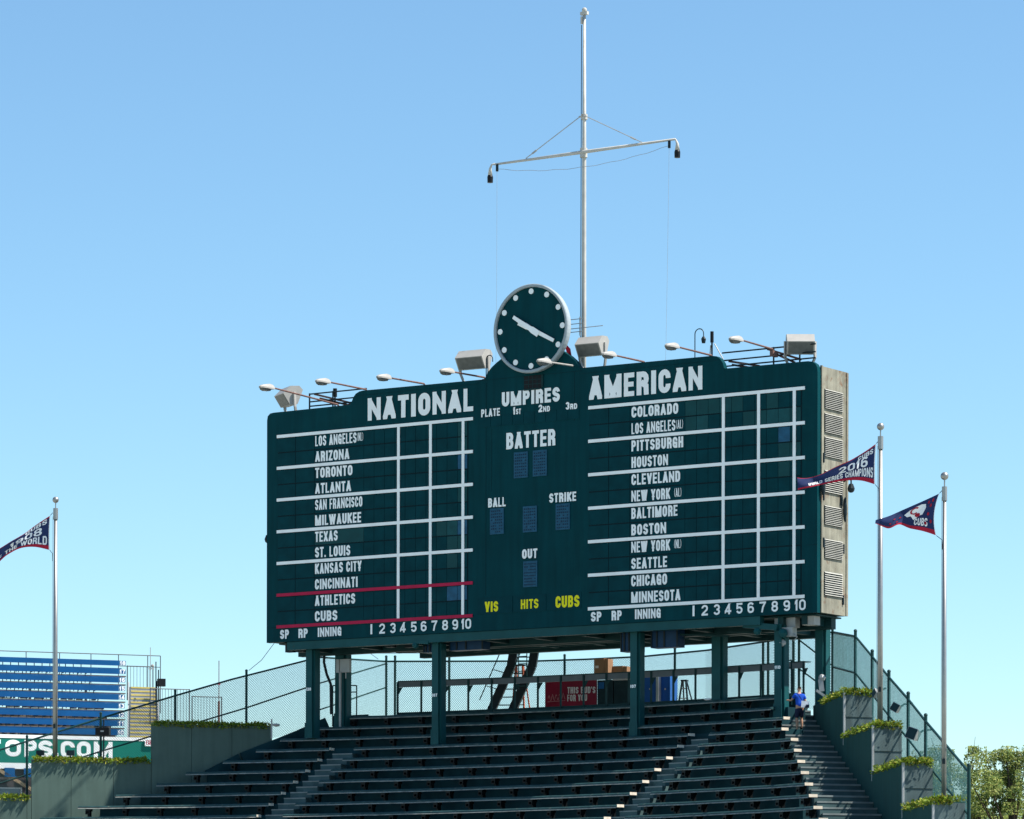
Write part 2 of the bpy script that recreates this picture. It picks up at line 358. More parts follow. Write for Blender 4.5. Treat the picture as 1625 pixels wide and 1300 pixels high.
mb = MB(); mb.box(0.0, BW-.03, .223, BD, BB+.02, .60); mb.box(3.2, 20.2, BD+.003, 5.2, BB+.05, .50); mb.build('rear_cabinet', M_BACK, sb)
# right end wall with louvre vents
sw = MB(); X0 = BW-.028; X1 = BW+.012
sw.box(X0, X1, .223, BD+.02, BB+.02, .72)
sw.box(X0, X1+.03, .223, .29, BB+.02, .74); sw.box(X0, X1+.03, BD-.09, BD+.03, BB+.02, .70)
side = sw.build('end_wall', M_SIDE, sb)
for a, b in [(0, -.66), (-.80, -1.45), (-1.58, -2.25), (-2.68, -3.43), (-3.85, -4.50), (-4.96, -5.60), (-6.04, -6.84)]:
    m = MB(); Y0, Y1 = .44, 1.66
    m.box(X1+.003, X1+.006, Y0, Y1, b, a, 1)
    n = 11
    for i in range(n):
        z1 = a-(a-b)*i/n; dz = (a-b)/n
        p = [(X1+.006, Y0, z1-.004), (X1+.006, Y1, z1-.004), (X1+.055, Y1, z1-dz*.75), (X1+.055, Y0, z1-dz*.75)]
        m.face(p, 0); m.face([p[3], p[2], (X1+.05, Y1, z1-dz*.80), (X1+.05, Y0, z1-dz*.80)], 0)
    m.build('louvre_vent', [M_LOUV, M_GAP], sb)
for dp, v in ((.36, -3.55), (1.55, -3.6), (.36, -5.1), (1.72, -5.2), (.36, -2.3), (1.7, -6.9)):
    m = MB(); m.box(X1+.002, X1+.05, dp-.03, dp+.03, v-.16, v+.16); m.build('hinge', M_DARK, sb)
# score slots: proud plates with grooves between
cols_L = [4.36+.452*i for i in range(11)]; cols_R = [17.76+.452*i for i in range(11)]
S = 1.148
sl = MB(); PL = []
special = {('L', 9, 2): 2, ('L', 9, 6): 2, ('L', 8, 6): 1, ('L', 7, 6): 3, ('L', 9, 10): 2, ('L', 8, 10): 2, ('L', 8, 7): 3, ('L', 9, 7): 3, ('L', 8, 8): 3, ('L', 9, 4): 3, ('L', 9, 0): 3, ('L', 9, 1): 3,
           ('R', 0, 0): 3, ('R', 1, 0): 3, ('R', 2, 0): 3, ('R', 3, 0): 1, ('R', 1, 1): 1, ('R', 8, 1): 1, ('R', 8, 2): 2, ('R', 7, 1): 1, ('R', 5, 1): 3, ('R', 6, 1): 3, ('R', 7, 0): 3, ('R', 8, 3): 3, ('R', 8, 4): 3, ('R', 9, 1): 3, ('R', 4, 0): 3, ('R', 0, 1): 3, ('R', 9, 3): 3}
for key, cs in (('L', cols_L), ('R', cols_R)):
    sl = MB(); PL.append(sl)
    for r in range(12):
        vt = -S*(r//2)-.075-(.535 if r % 2 else 0); vb = vt-.505
        for c in range(10):
            sl.box(cs[c]+.009, cs[c+1]-.009-(.0 if c < 9 else .04), -.016, -.002, vb+.01, vt-.005, special.get((key, c, r), 0))
    for r in range(12):      # pitcher number slots and name boards
        vt = -S*(r//2)-.075-(.535 if r % 2 else 0); vb = vt-.505
        u0 = .50 if key == 'L' else 13.90
        for a, b in ((u0, u0+.80), (u0+.81, u0+1.66), (u0+1.67, cs[0])):
            sl.box(a+.01, b-.01, -.014, -.002, vb+.008, vt-.004, 3 if (key, r) == ('L', 6) and a > u0+1.5 else 0)
sl = MB(); PL.append(sl)
for k in range(9):           # umpire slots
    sl.box(9.36+.46*k+.01, 9.36+.46*k+.45, -.012, -.002, -.34, .05)
for sl in PL: sl.build('score_slots', [M_SLOT, M_SLOTT, M_SLOTB, M_SLOTG], sb)
for a, b in ((9.3, 10.75), (10.8, 12.15), (12.2, 13.6)): sl = MB(); sl.box(a, b, -.014, -.002, -6.86, -6.28); sl.build('hits_slot', M_SLOT, sb)
for cs, u0 in ((cols_L, .5), (cols_R, 13.9)):
    bk = MB(); bk.face([(u0, -.0025, -6.88), (cs[10], -.0025, -6.88), (cs[10], -.0025, -.02), (u0, -.0025, -.02)]); bk.build('slot_backing', M_GAP, sb)
# painted lines (thin battens)
for u0, u1, red in ((.48, 9.09, 1), (13.89, 22.40, 0)):
    for i in range(7):
        m = MB(); m.box(u0, u1, -.045, -.020, -S*i-.055, -S*i+.055)
        m.build('divider_batten', M_RED if red and i >= 5 else M_WHITE, sb)
    for u in ((5.89, 7.275, 8.67) if red else (19.27, 20.635, 22.0)):
        m = MB()
        for i in range(6): m.box(u-.055, u+.055, -.043, -.021, -S*(i+1)+.056, -S*i-.056)
        m.build('column_batten', M_WHITE, sb)
PB = lambda x, y, l: (x, -.019-l, y)
def word(s, u0, u1, v0, H, T, mt=None, nm='lettering', y=0.0, slant=0.0):
    m = MB(); text(m, s, u0, u1, v0, H, T, lambda a, b, l: (a, -.019-l-y, b), slant=slant); return m.build(nm, mt or M_WHITE, sb)
word('NATIONAL', 4.53, 9.09, .27, .80, .205); word('AMERICAN', 13.91, 18.44, .27, .80, .205)
word('UMPIRES', 10.30, 12.71, .32, .50, .125); word('PLATE', 9.43, 10.22, .02, .27, .062)
m = MB()
for s1, s2, u0, um, u1 in (('1', 'ST', 10.78, 10.87, 11.10), ('2', 'ND', 11.83, 12.0, 12.30), ('3', 'RD', 12.95, 13.12, 13.42)):
    text(m, s1, u0, um-.01, .01, .26, .062, PB); text(m, s2, um+.02, u1, .01, .19, .045, PB)
m.build('lettering', M_WHITE, sb)
word('BATTER', 10.49, 12.53, -1.18, .57, .15); word('BALL', 9.73, 10.47, -3.15, .32, .08); word('STRIKE', 12.28, 13.39, -3.15, .32, .08)
word('OUT', 11.16, 11.79, -5.02, .33, .085)
word('VIS', 9.60, 10.16, -6.79, .36, .10, M_YEL); word('HITS', 11.11, 11.84, -6.76, .33, .065, M_YEL); word('CUBS', 12.55, 13.53, -6.79, .40, .105, M_YEL)
def team(names, u0, r0=0):
    for i, (s, wd, suf) in enumerate(names):
        H = .37
        vc = -S*(i//2)-(.285 if i % 2 == 0 else .845)
        m = MB(); text(m, s, u0, u0+wd, vc-H/2, H, .080, PB)
        if suf: text(m, suf[0], u0+suf[1], u0+suf[2], vc-.13, .29, .026, PB)
        m.build('team_name', M_WHITE, sb)
team([('LOS ANGELES', 1.84, ('(NL)', 1.87, 2.13)), ('ARIZONA', 1.52, 0), ('TORONTO', 1.66, 0), ('ATLANTA', 1.60, 0), ('SAN FRANCISCO', 2.10, 0), ('MILWAUKEE', 2.05, 0), ('TEXAS', 1.01, 0), ('ST. LOUIS', 1.57, 0), ('KANSAS CITY', 2.07, 0), ('CINCINNATI', 1.90, 0), ('ATHLETICS', 1.79, 0), ('CUBS', 1.0, 0)], 2.20)
team([('COLORADO', 1.86, 0), ('LOS ANGELES', 1.75, ('(AL)', 1.78, 2.05)), ('PITTSBURGH', 2.06, 0), ('HOUSTON', 1.46, 0), ('CLEVELAND', 1.94, 0), ('NEW YORK', 1.55, ('(AL)', 1.71, 1.99)), ('BALTIMORE', 1.84, 0), ('BOSTON', 1.39, 0), ('NEW YORK', 1.55, ('(NL)', 1.71, 1.99)), ('SEATTLE', 1.43, 0), ('CHICAGO', 1.43, 0), ('MINNESOTA', 1.96, 0)], 15.63)
for base, us, ds in ((0, (.63, 1.03, 1.46, 1.88, 2.33, 3.38), (4.71, 5.18, 5.65, 6.09, 6.56, 6.99, 7.45, 7.91, 8.34, 8.80)), (0, (14.0, 14.43, 14.84, 15.25, 15.78, 16.81), (18.11, 18.55, 19.02, 19.46, 19.90, 20.34, 20.80, 21.26, 21.72, 22.22))):
    word('SP', us[0], us[1], -7.33, .33, .075); word('RP', us[2], us[3], -7.33, .33, .075); word('INNING', us[4], us[5], -7.33, .33, .075)
    for i, u in enumerate(ds):
        m = MB()
        if i == 9: text(m, '1', u-.19, u-.07, -7.34, .36, .066, PB); text(m, '0', u-.03, u+.22, -7.34, .36, .066, PB)
        elif i == 0: m.box(u-.04, u+.04, -.0225, -.021, -7.34, -6.98)
        else: text(m, str(i+1), u-.125, u+.125, -7.34, .36, .066, PB)
        m.build('inning_number', M_WHITE, sb)
for u0, v0 in ((10.81, -2.21), (11.60, -2.20), (9.81, -4.10), (11.19, -4.11), (12.55, -4.11), (11.21, -6.01)):
    m = MB(); m.box(u0, u0+.58, -.03, -.002, v0, v0+.90); p = m.build('number_panel', M_LED, sb)
    m = MB()
    for r in range(8):
        for c in range(6):
            if rnd.random() < .9: m.box(u0+.05+c*.083, u0+.05+c*.083+.055, -.034, -.031, v0+.06+r*.103, v0+.06+r*.103+.035+.02*rnd.random())
    d = m.build('lamp_dots', M_LEDD, p)
# open hatch below the clock
m = MB(); m.box(11.22, 11.96, -.012, -.003, .86, 1.30); h = m.build('hatch', M_BLACK, sb)
m = MB()
for u in (11.4, 11.58, 11.76): m.box(u, u+.02, -.02, -.013, .87, 1.29)
for v in (1.0, 1.15): m.box(11.23, 11.95, -.018, -.0135, v, v+.02)
m.box(11.965, 12.02, -.05, -.004, .88, 1.30); m.box(11.22, 11.9, -.04, -.004, .80, .85)
m.build('hatch_grille', [M_STEELD], h)
for u0, u1, v0, v1 in ((9.62, 9.63, -6.2, 1.2), (13.30, 13.31, -.4, 1.3), (9.86, 9.868, -2.6, -.4), (.02, .46, -6.9, -6.892), (22.45, 22.84, -5.2, -5.192), (9.3, 13.6, 1.30, 1.308), (3.9, 9.3, 1.20, 1.206), (13.6, 19.0, 1.20, 1.206), (22.42, 22.84, -2.4, -2.394)):
    m = MB(); m.box(u0, u1, -.006, -.001, v0, v1); m.build('panel_seam', M_GAP, sb)
# girders under the board
m = MB(); m.box(.9, BW-2.2, .04, .30, BB-.30, BB-.012); m.build('front_girder', M_STEEL, sb)
m = MB()
m.box(.3, BW-.3, 1.5, 1.8, BB-.42, BB-.012); m.box(.3, BW-.2, .35, BD, BB-.06, BB-.014)
for u in (1.7, 4.0, 6.5, 7.3, 9.5, 11.5, 13.5, 15.6, 17.9, 20, 21.3, 22.2): m.box(u-.1, u+.1, .31, 1.49, BB-.34, BB-.063)
for a, b in ((16.0, 17.2), (17.0, 18.8), (18.9, 20.6), (13.6, 15.0)):
    m.bar((a, .9, BB-.40), (b, 1.2, BB-.52), .05, .05)
m.bar((7.6, 2.2, BB-.5), (21.2, 2.2, BB-.36), .04, .04)
m.box(3.4, 20.1, 4.8, 5.1, BB-.38, BB+.04); m.box(3.4, 20.1, 3.3, 3.5, BB-.3, BB+.04)
for u in (4.2, 6.5, 9.5, 11.5, 13.5, 15.6, 17.9, 19.8): m.box(u-.1, u+.1, 2.01, 4.79, BB-.28, BB+.045)
m.build('floor_beams', M_STEELD, sb)
m = MB()
for u, dp in ((.7, .4), (1.1, .5), (5.1, .5), (5.6, 1.0)): m.box(u-.16, u+.16, dp, dp+.25, BB-.34, BB-.07)
m.build('lamp_boxes', M_DARK, sb)
m = MB(); m.box(20.95, 21.75, .5, .8, BB-.40, BB-.07); m.build('junction_box', M_GALV, sb)
m = MB(); m.box(22.1, 22.55, .35, .75, BB-.36, BB-.065); m.build('junction_box', M_LAMPW, sb)

# ------------------------------------------------------------------ bleacher geometry: concentric rows
CX, CY, R0_, Z0, HK, TK = -27.65755732, 97.64862207, 47.94121996, 16.42835159, .42593551, .8
def pol(r, ph, z): return Vector((CX+r*math.sin(R(ph)), CY+r*math.cos(R(ph)), z))
def Rk(k): return R0_-TK*k
def zk(k): return Z0-HK*k
# ------------------------------------------------------------------ things standing on and hanging from the scoreboard
def bthing(name, label, cat, u, dp, v, group=None): return thing(name, label, cat, bw(u, dp, v), -YAW, group)
# clock
ck = bthing('clock', 'big round dark green clock with pale rim standing on top of the scoreboard', 'clock', 11.66, -.16, 2.89)
m = MB(); n = 72
m.prism([(1.43*math.cos(2*math.pi*i/n), 1.43*math.sin(2*math.pi*i/n)) for i in range(n)], lambda x, y: (x, -.06, y), lambda x, y: (x, .15, y)); m.build('face', M_BOARD, ck)
m = MB(); b = 0
prof = [(1.432, -.055), (1.432, -.13), (1.455, -.15), (1.515, -.15), (1.54, -.12), (1.54, -.02), (1.50, .148)]
for i in range(n):
    a0, a1 = 2*math.pi*i/n, 2*math.pi*(i+1)/n
    for p, q in zip(prof, prof[1:]):
        m.face([(p[0]*math.sin(a0), p[1], p[0]*math.cos(a0)), (p[0]*math.sin(a1), p[1], p[0]*math.cos(a1)), (q[0]*math.sin(a1), q[1], q[0]*math.cos(a1)), (q[0]*math.sin(a0), q[1], q[0]*math.cos(a0))])
M_RIM = mat('clock_rim', (0.30, 0.345, 0.37), 0.45, 0.06); m.build('rim', M_RIM, ck, True)
for hh in range(12):
    a = R(30*hh); m = MB(); cx, cy = 1.29*math.sin(a), 1.29*math.cos(a)
    m.prism([(cx+.098*math.cos(R(20*i)), cy+.098*math.sin(R(20*i))) for i in range(18)], lambda x, y: (x, -.085, y), lambda x, y: (x, -.062, y)); m.build('hour_marker', M_WHITE, ck)
def hand(ang, L, tail, w0, w1, y, tw):
    m = MB(); d = (math.sin(R(ang)), math.cos(R(ang))); e = (d[1], -d[0])
    P = [(-tail, -tw), (-tail*.3, -tw), (0, -w0*.5), (L, -w1*.5), (L, w1*.5), (0, w0*.5), (-tail*.3, tw), (-tail, tw)]
    m.prism([(d[0]*a+e[0]*b_, d[1]*a+e[1]*b_) for a, b_ in P], lambda x, z: (x, y-.015, z), lambda x, z: (x, y+.015, z)); return m
hand(117.5, 1.08, .55, .15, .12, -.12, .10).build('minute_hand', M_WHITE, ck)
hand(303, .82, .42, .16, .12, -.16, .11).build('hour_hand', M_WHITE, ck)
# mast with cross arm
ms = bthing('flag_mast', 'tall pale mast with cross arm and stays rising behind the scoreboard clock', 'mast', 12.90, 1.2, .6)
m = MB(); m.tube([(0, 0, -4.0), (0, 0, 3.2), (0, 0, 8.5), (0, 0, 13.25)], [.088, .084, .072, .050], 14); m.build('pole', M_MAST, ms, True)
m = MB(); m.box(-.14, .14, -.06, .06, 13.25, 13.36); m.ball((0, 0, 13.42), .09); m.box(-.13, -.05, -.05, .05, 12.95, 13.2); m.build('truck', M_MAST, ms)
m = MB(); m.tube([(-3.68, -.12, 8.46), (0, -.12, 8.47), (3.78, -.12, 8.48)], [.036, .062, .036], 12); m.build('cross_arm', M_MAST, ms, True)
for x0, x1 in ((-.1, -2.35), (.1, 2.45)):
    m = MB(); m.tube([(x0, -.1, 9.72), (x1, -.12, 8.52)], .016, 6); m.tube([(x1*.88+x0*.12, -.12, 8.66), (x1*.8+x0*.2, -.118, 8.76)], .032, 6); m.build('stay', M_GALV, ms)
m = MB(); m.tube([(-.16, -.08, 9.72), (.16, -.08, 9.72)], .03, 8); m.tube([(0, 0, 9.62), (0, 0, 9.8)], .115, 12); m.tube([(0, -.03, 8.3), (0, -.03, 8.62)], .13, 12); m.build('clamp', M_MAST, ms)
for sx in (-1, 1):
    x = sx*3.80; m = MB()
    m.tube([(sx*3.66, -.12, 8.48), (x, -.12, 8.46), (x+sx*.06, -.12, 8.32), (x+sx*.06, -.12, 8.1)], [.03, .03, .05, .085], 10)
    l = m.build('arm_lamp', M_MAST, ms, True)
    m = MB(); m.tube([(x+sx*.06, -.12, 8.10), (x+sx*.06, -.12, 8.04), (x+sx*.06, -.12, 7.84)], [.08, .105, .10], 12); m.build('lamp_shade', M_BLACK, l)
    m = MB(); m.tube([(sx*3.55, -.14, 8.44), (sx*3.55, -.14, 8.2)], .05, 8); m.build('pulley', M_DARK, ms)
m = MB(); m.tube([(-3.55, -.14, 8.28)]+[(-3.55+7.1*i/24, -.16, 8.28-.34*(1-((i-12)/12)**2)+.015*math.sin(i*1.7)) for i in range(1, 24)]+[(3.55, -.14, 8.28)], .008, 5); m.build('cable', M_GALV, ms)
m = MB(); m.tube([(-.12, -.06, -3.5), (-.10, -.05, 4), (-.085, -.05, 12.9)], .014, 5); m.build('halyard', M_DARK, ms)
for sx, zb in ((-1, -.2), (1, -.0)):
    m = MB(); m.tube([(sx*3.55, -.15, 8.2), (sx*3.52, -.2, 4), (sx*3.5, -.3, zb-.1)], .0045, 4); m.build('halyard', M_GALV, ms)
an = bthing('antenna', 'thin horizontal rod antenna crossing the mast beside the clock', 'antenna', 12.9, .95, 2.9)
m = MB()
for z, x0, x1 in ((.38, -.9, .1), (.22, -.85, .15), (.06, -.62, .95), (-.06, -.55, .1)): m.tube([(x0, 0, z), (x1, 0, z)], .014, 5)
m.tube([(0, -.0, -.2), (0, 0, .45)], .02, 6); m.build('antenna_rod', M_GALV, an)
m = MB((0, 0, 0)); 
p = bw(12.55, .3, 1.9)
m = MB(p); 
for i in range(8):
    for j in range(4):
        q = lambda a, b_: bw(12.62+.14*a+.05*b_, .35+.03*math.sin(a*1.5+b_), 2.42-.17*b_-.13*a)
        m.face([q(i/4, j), q((i+1)/4, j), q((i+1)/4, j+1), q(i/4, j+1)], 0)
m2 = m.build('signal_flag', M_FRED); tag(m2, 'small red flag showing between the clock and the mast', 'flag')
# cobra head street lamps
where = ['furthest left over the low corner', 'at the left step in the scoreboard top', 'above the middle of NATIONAL', 'by the box floodlight left of the clock', 'hanging in front of the clock', 'just right of the mast', 'above the end letters of AMERICAN', 'nearest the right end floodlight']
LL = [(3.09, 1.0, 4.16, .10), (4.34, 1.44, 2.56, -.04), (6.87, 1.44, 2.40, -.08), (9.46, 1.45, 2.28, -.08), (13.24, 1.53, 1.94, -.10), (16.03, 1.44, 2.20, -.05), (18.70, 1.43, 2.52, -.03), (21.06, 1.44, 2.36, 0)]
for i, (u, v, off, dv) in enumerate(LL):
    t = bthing('street_lamp', 'grey cobra head lamp on rusty arm '+where[i], 'street lamp', u, .12, v-.02, 'lamps reaching out from the scoreboard top')
    h0 = Vector((0, -off+.42, dv+.03))
    m = MB(); m.tube([(0, .25, -.16), (0, 0, 0), h0], [.03, .034, .03], 8); m.box(-.06, .06, -.05, .30, -.24, -.06); m.build('arm', M_RUST if i != 4 else M_LAMPW, t)
    # housing: lofted shell
    m = MB(); secs = [(.0, .05, .04, -.05), (.14, .11, .085, -.07), (.34, .135, .10, -.08), (.50, .145, .075, -.08), (.70, .11, .03, -.08), (.82, .04, -.03, -.08)]
    rings = []
    for d, hw, zt, zb in secs:
        y = h0.y-d; z = h0.z
        rings.append([(-hw, y, z+zb), (-hw, y, z+zb+.05), (-hw*.6, y, z+zt), (hw*.6, y, z+zt), (hw, y, z+zb+.05), (hw, y, z+zb)])
    for a, b_ in zip(rings, rings[1:]):
        for k in range(6): m.face([a[k], a[(k+1) % 6], b_[(k+1) % 6], b_[k]])
    m.face(rings[0][::-1]); m.face(rings[-1]); hs = m.build('housing', M_LAMPW, t)
    m = MB(); rg = []
    for d, hw, zz in ((.24, .11, -.085), (.32, .125, -.15), (.56, .13, -.165), (.72, .09, -.14), (.78, .05, -.085)):
        rg.append([(-hw, h0.y-d, h0.z-.083), (-hw*.7, h0.y-d, h0.z+zz), (hw*.7, h0.y-d, h0.z+zz), (hw, h0.y-d, h0.z-.083)])
    for a, b_ in zip(rg, rg[1:]):
        for k in range(3): m.face([a[k], a[k+1], b_[k+1], b_[k]])
    m.face(rg[0]); m.face(rg[-1][::-1]); m.build('lens', M_LENS, t)
# box floodlights
fl = [(.58, .55, 1.50, .95, -32, 'tilted at the left end of the scoreboard top'), (8.68, .62, 2.16, 1.10, 12, 'left of the clock'), (13.62, .62, 2.20, .95, 10, 'right of the clock beside the mast'), (21.86, .60, 1.55, .92, 34, 'at the right end of the scoreboard top')]
for u, dp, v, wd, rz, wh in fl:
    t = bthing('box_floodlight', 'white sheet metal box floodlight '+wh, 'floodlight', u, dp, v, 'box floodlights on the scoreboard')
    fr = Matrix.Rotation(R(rz if abs(rz) > 20 else rz*.3), 4, 'Z')
    hw = wd/2
    prof = [(-.42, .02), (-.34, .13), (.10, .34), (.34, .30), (.36, -.02), (-.10, -.32)]   # y, z side outline: lens from (-.42,.02) to (-.10,-.32)
    prof = [(-.40, .06), (-.12, .34), (.22, .36), (.36, .22), (.16, -.30), (-.14, -.34)]
    m = MB(); m.prism(prof, lambda y, z: fr @ Vector((-hw, y, z)), lambda y, z: fr @ Vector((hw, y, z))); hs = m.build('housing', M_LAMPW, t)
    a, b_ = Vector((0, -.40, .06)), Vector((0, -.14, -.34)); nrm = Vector((0, -.40, -.26)).normalized()
    m = MB()
    q = [a.lerp(b_, .06), a.lerp(b_, .94)]
    m.face([fr @ (Vector((-hw+.05, 0, 0))+q[0]+nrm*.012), fr @ (Vector((hw-.05, 0, 0))+q[0]+nrm*.012), fr @ (Vector((hw-.05, 0, 0))+q[1]+nrm*.012), fr @ (Vector((-hw+.05, 0, 0))+q[1]+nrm*.012)])
    m.build('lens', M_LENS, t)
    zb = .89-v if not 9 < u < 14 and abs(rz) > 20 else 1.38-v
    for sx in (-1, 1):
        m = MB(); x = sx*(hw+.035)
        m.bar(fr @ Vector((x, .02, .12)), fr @ Vector((x, .04, -.42)), .05, .12, up=(0, 1, 0)); m.bar(fr @ Vector((x, .04, -.42)), fr @ Vector((x*.8, .12, zb+.02)), .05, .10, up=(0, 1, 0)); m.build('bracket', M_LAMPW, t)
    m = MB(); m.box(-hw, hw, .06, .18, zb, zb+.05, fr=fr); m.build('base_rail', M_GALV, t)
# pipe railings and trusses on the low corners
def railset(name, label, u0, u1, vs, posts, cross):
    t = bthing(name, label, 'railing', u0, .5, .9)
    m = MB()
    for v in vs: m.tube([(0, 0, v), (u1-u0, 0, v)], .026, 6)
    m.build('rail', M_DARK, t)
    for p in posts: m = MB(); m.tube([(p-u0, 0, -.05), (p-u0, 0, vs[-1]+.03)], .03, 6); m.build('post', M_DARK, t)
    m = MB()
    for a, za, b_, zb, d0, d1 in cross: m.bar((a-u0, d0, za), (b_-u0, d1, zb), .05, .07)
    m.build('brace', M_RUST, t)
railset('roof_railing', 'dark pipe railing with red braces on the low left corner of the scoreboard', 1.55, 4.1, (.18, .34, .62), (1.55, 2.6), [(1.7, .62, 3.6, .10, .1, .1), (1.9, .46, 3.4, .06, .15, .15), (2.9, .10, 3.8, .22, .2, .2), (3.2, .06, 3.7, .06, .25, .3), (2.6, .38, 3.3, .18, .2, .2)])
railset('roof_railing', 'dark pipe railing with red braces on the low right corner of the scoreboard', 18.9, 22.5, (.16, .36, .62), (20.9, 21.9), [(19.1, .34, 20.3, .08, .1, .1), (19.2, .22, 20.1, .02, .15, .15), (20.6, .62, 21.9, .16, .1, .1), (20.8, .48, 21.6, .10, .2, .2), (19.4, .06, 20.6, .05, .3, .3)])
for u, dp, v, h0, lb in ((2.62, .6, .9, .75, 'short black whip antenna near the left roof railing'), (18.5, .5, 1.36, .92, 'stubby black aerial behind the lamp above AMERICAN')):
    t = bthing('aerial', lb, 'antenna', u, dp, v)
    m = MB(); m.tube([(0, 0, -.05), (0, 0, h0*.6)], .03, 8); m.tube([(0, 0, h0*.6), (0, 0, h0)], .075 if u < 5 else .06, 8); m.build('mast', M_BLACK, t)
    if u > 5: m = MB(); m.tube([(.1, 0, h0*.55), (.38, .1, -.03)], .02, 5); m.tube([(-.05, 0, h0*.5), (-.15, .1, -.03)], .02, 5); m.build('strut', M_GALV, t)
for u, v, lb, sc in ((17.95, 1.36, 'dark gooseneck lamp curling above the letter N of AMERICAN', 1.0), (9.42, 1.4, 'dark gooseneck pipe curling beside the clock', .8)):
    t = bthing('gooseneck_lamp', lb, 'lamp', u, .3, v)
    P = [(0, 0, -.05), (0, 0, .85*sc)]+[(.17*sc-.17*sc*math.cos(R(a)), 0, .85*sc+.17*sc*math.sin(R(a))) for a in range(20, 181, 20)]+[(.34*sc, 0, .72*sc)]
    m = MB(); m.tube(P, .018, 6); m.build('neck', M_DARK, t)
    if sc == 1: m = MB(); m.tube([(.34, 0, .74), (.34, 0, .66), (.34, 0, .52)], [.04, .085, .06], 8); m.build('lamp_head', M_DARK, t)
# dome cameras
for (u, dp, v), lb in (((BW+.3, 1.75, -3.2), 'dark dome camera on a bracket at the right end wall of the scoreboard'), ((-.18, .3, -3.65), 'small dark camera on the left edge of the scoreboard')):
    t = bthing('dome_camera', lb, 'camera', u, dp, v)
    s = 1 if u > 0 else -1; m = MB(); m.tube([(-s*.28, 0, .25), (-s*.12, 0, .36), (0, 0, .28), (0, 0, .14)], .03, 6); m.build('bracket', M_DARK, t)
    m = MB(); m.tube([(0, 0, .16), (0, 0, .0)], [.07, .13], 10); m.ball((0, 0, -.02), .12); m.build('housing', M_DARK, t)
t = bthing('oval_speaker', 'dark oval horn on the corner of the scoreboard end wall', 'speaker', BW+.10, .22, -3.25)
m = MB(); m.ball((0, 0, 0), .13, 10, sc=(.6, .6, 2.6)); m.build('horn', M_DARK, t)
t = bthing('oval_speaker', 'dark oval horn low beside the dome camera', 'speaker', BW+.12, 1.66, -3.9)
m = MB(); m.ball((0, 0, 0), .12, 10, sc=(.6, .6, 3.6)); m.build('horn', M_DARK, t)
# hanging speaker cabinets
for u0, u1, v0, v1, lb in ((6.42, 7.0, -8.02, -7.56, 'left of the second front post'), (7.55, 9.0, -8.0, -7.56, 'right of the second front post'), (14.72, 15.42, -8.35, -7.56, 'left of the third front post'), (15.95, 17.02, -8.27, -7.56, 'right of the third front post')):
    t = bthing('speaker_cabinet', 'navy cabinet hanging under the scoreboard '+lb, 'speaker', (u0+u1)/2, .75, v1, 'navy cabinets under the scoreboard')
    hw = (u1-u0)/2; m = MB(); m.box(-hw, hw, 0, .45, v0-v1, 0); m.build('body', M_NAVYBOX, t)
    m = MB()
    for x in (-hw*.55, 0): m.box(x-.03, x+.03, -.03, -.003, v0-v1+.02, -.02)
    m.box(-hw, -hw+.05, -.03, -.003, v0-v1, 0); m.box(hw-.05, hw, -.03, -.003, v0-v1, 0)
    m.build('grille_frame', M_DARK, t)
    m = MB(); m.bar((-hw*.5, .2, 0), (-hw*.5, .2, .15), .05, .05); m.bar((hw*.5, .2, 0), (hw*.5, .2, .15), .05, .05); m.build('hanger', M_STEELD, t)
t = bthing('bracket_light', 'teal floodlight bracket by the second front post', 'floodlight', 6.9, .1, -7.72)
m = MB(); m.bar((-.45, 0, .05), (.25, 0, -.02), .16, .12); m.ball((-.35, 0, -.08), .13, 8); m.build('body', M_STEEL, t)
t = bthing('bracket_light', 'teal floodlight bracket by the right front post', 'floodlight', 20.7, .2, -7.8)
m = MB(); m.bar((-.75, 0, .1), (.55, 0, -.05), .16, .2); m.ball((-.2, -.05, -.15), .14, 8); m.ball((.75, .0, -.25), .17, 8); m.build('body', M_STEEL, t)
t = bthing('bracket_light', 'pale blue lamp head beside the right front post', 'floodlight', 21.55, .4, -8.05)
m = MB(); m.box(-.2, .2, -.1, .2, -.1, .2); m.ball((-.25, 0, -.3), .15, 8); m.tube([(.2, 0, 0), (.33, 0, -.12), (.2, 0, -.25)], .02, 5); m.build('body', M_GALV, t)

# ------------------------------------------------------------------ posts under the board
def hcol(name, label, u, dp, zb, plate=None, w=.27, grp=None):
    p = bw(u, dp, BB-.01); t = thing(name, label, 'post', (p.x, p.y, zb), -YAW, grp)
    h = p.z-zb
    m = MB(); m.box(-w/2, w/2, -.16, -.13, 0, h-.28 if dp < .6 else h-.06); m.box(-w/2, w/2, .13, .16, 0, h-.06); m.box(-.02, .02, -.13, .13, 0, h-.06)
    m.box(w/2-.07, w/2+.06, -.05, .25, 0, h-.3)
    m.build('column', M_STEEL, t)
    m = MB(); m.box(-w/2-.03, w/2+.03, -.185, -.162, 0, .55); 
    for i in range(5):
        for x in (-.09, .09): m.ball((x, -.19, .06+.1*i), .018, 6)
    m.build('base_plate', M_STEEL, t)
    if plate:
        m = MB(); m.box(-.13, .13, -.172, -.163, 1.70, 1.82); pl = m.build('number_plate', M_STEEL, t)
        m = MB(); text(m, plate, -.11, .11, 1.705, .11, .03, lambda a, b_, l: (a, -.174-l, b_)); m.build('lettering', M_WHITE, pl)
    return t
PG = 'front posts of the scoreboard'
hcol('steel_post', 'teal steel post under the left end of the scoreboard', 1.72, .42, 15.99, '120', grp=PG)
hcol('steel_post', 'teal steel post under the left half of the scoreboard beside the navy cabinets', 7.28, .42, 15.57, '107', grp=PG)
hcol('steel_post', 'teal steel post under the right half of the scoreboard beside the navy cabinets', 15.55, .42, 15.57, '107', grp=PG)
hcol('steel_post', 'teal steel post under the right end next to the climbing person', 21.22, .42, 15.99, '110', grp=PG)
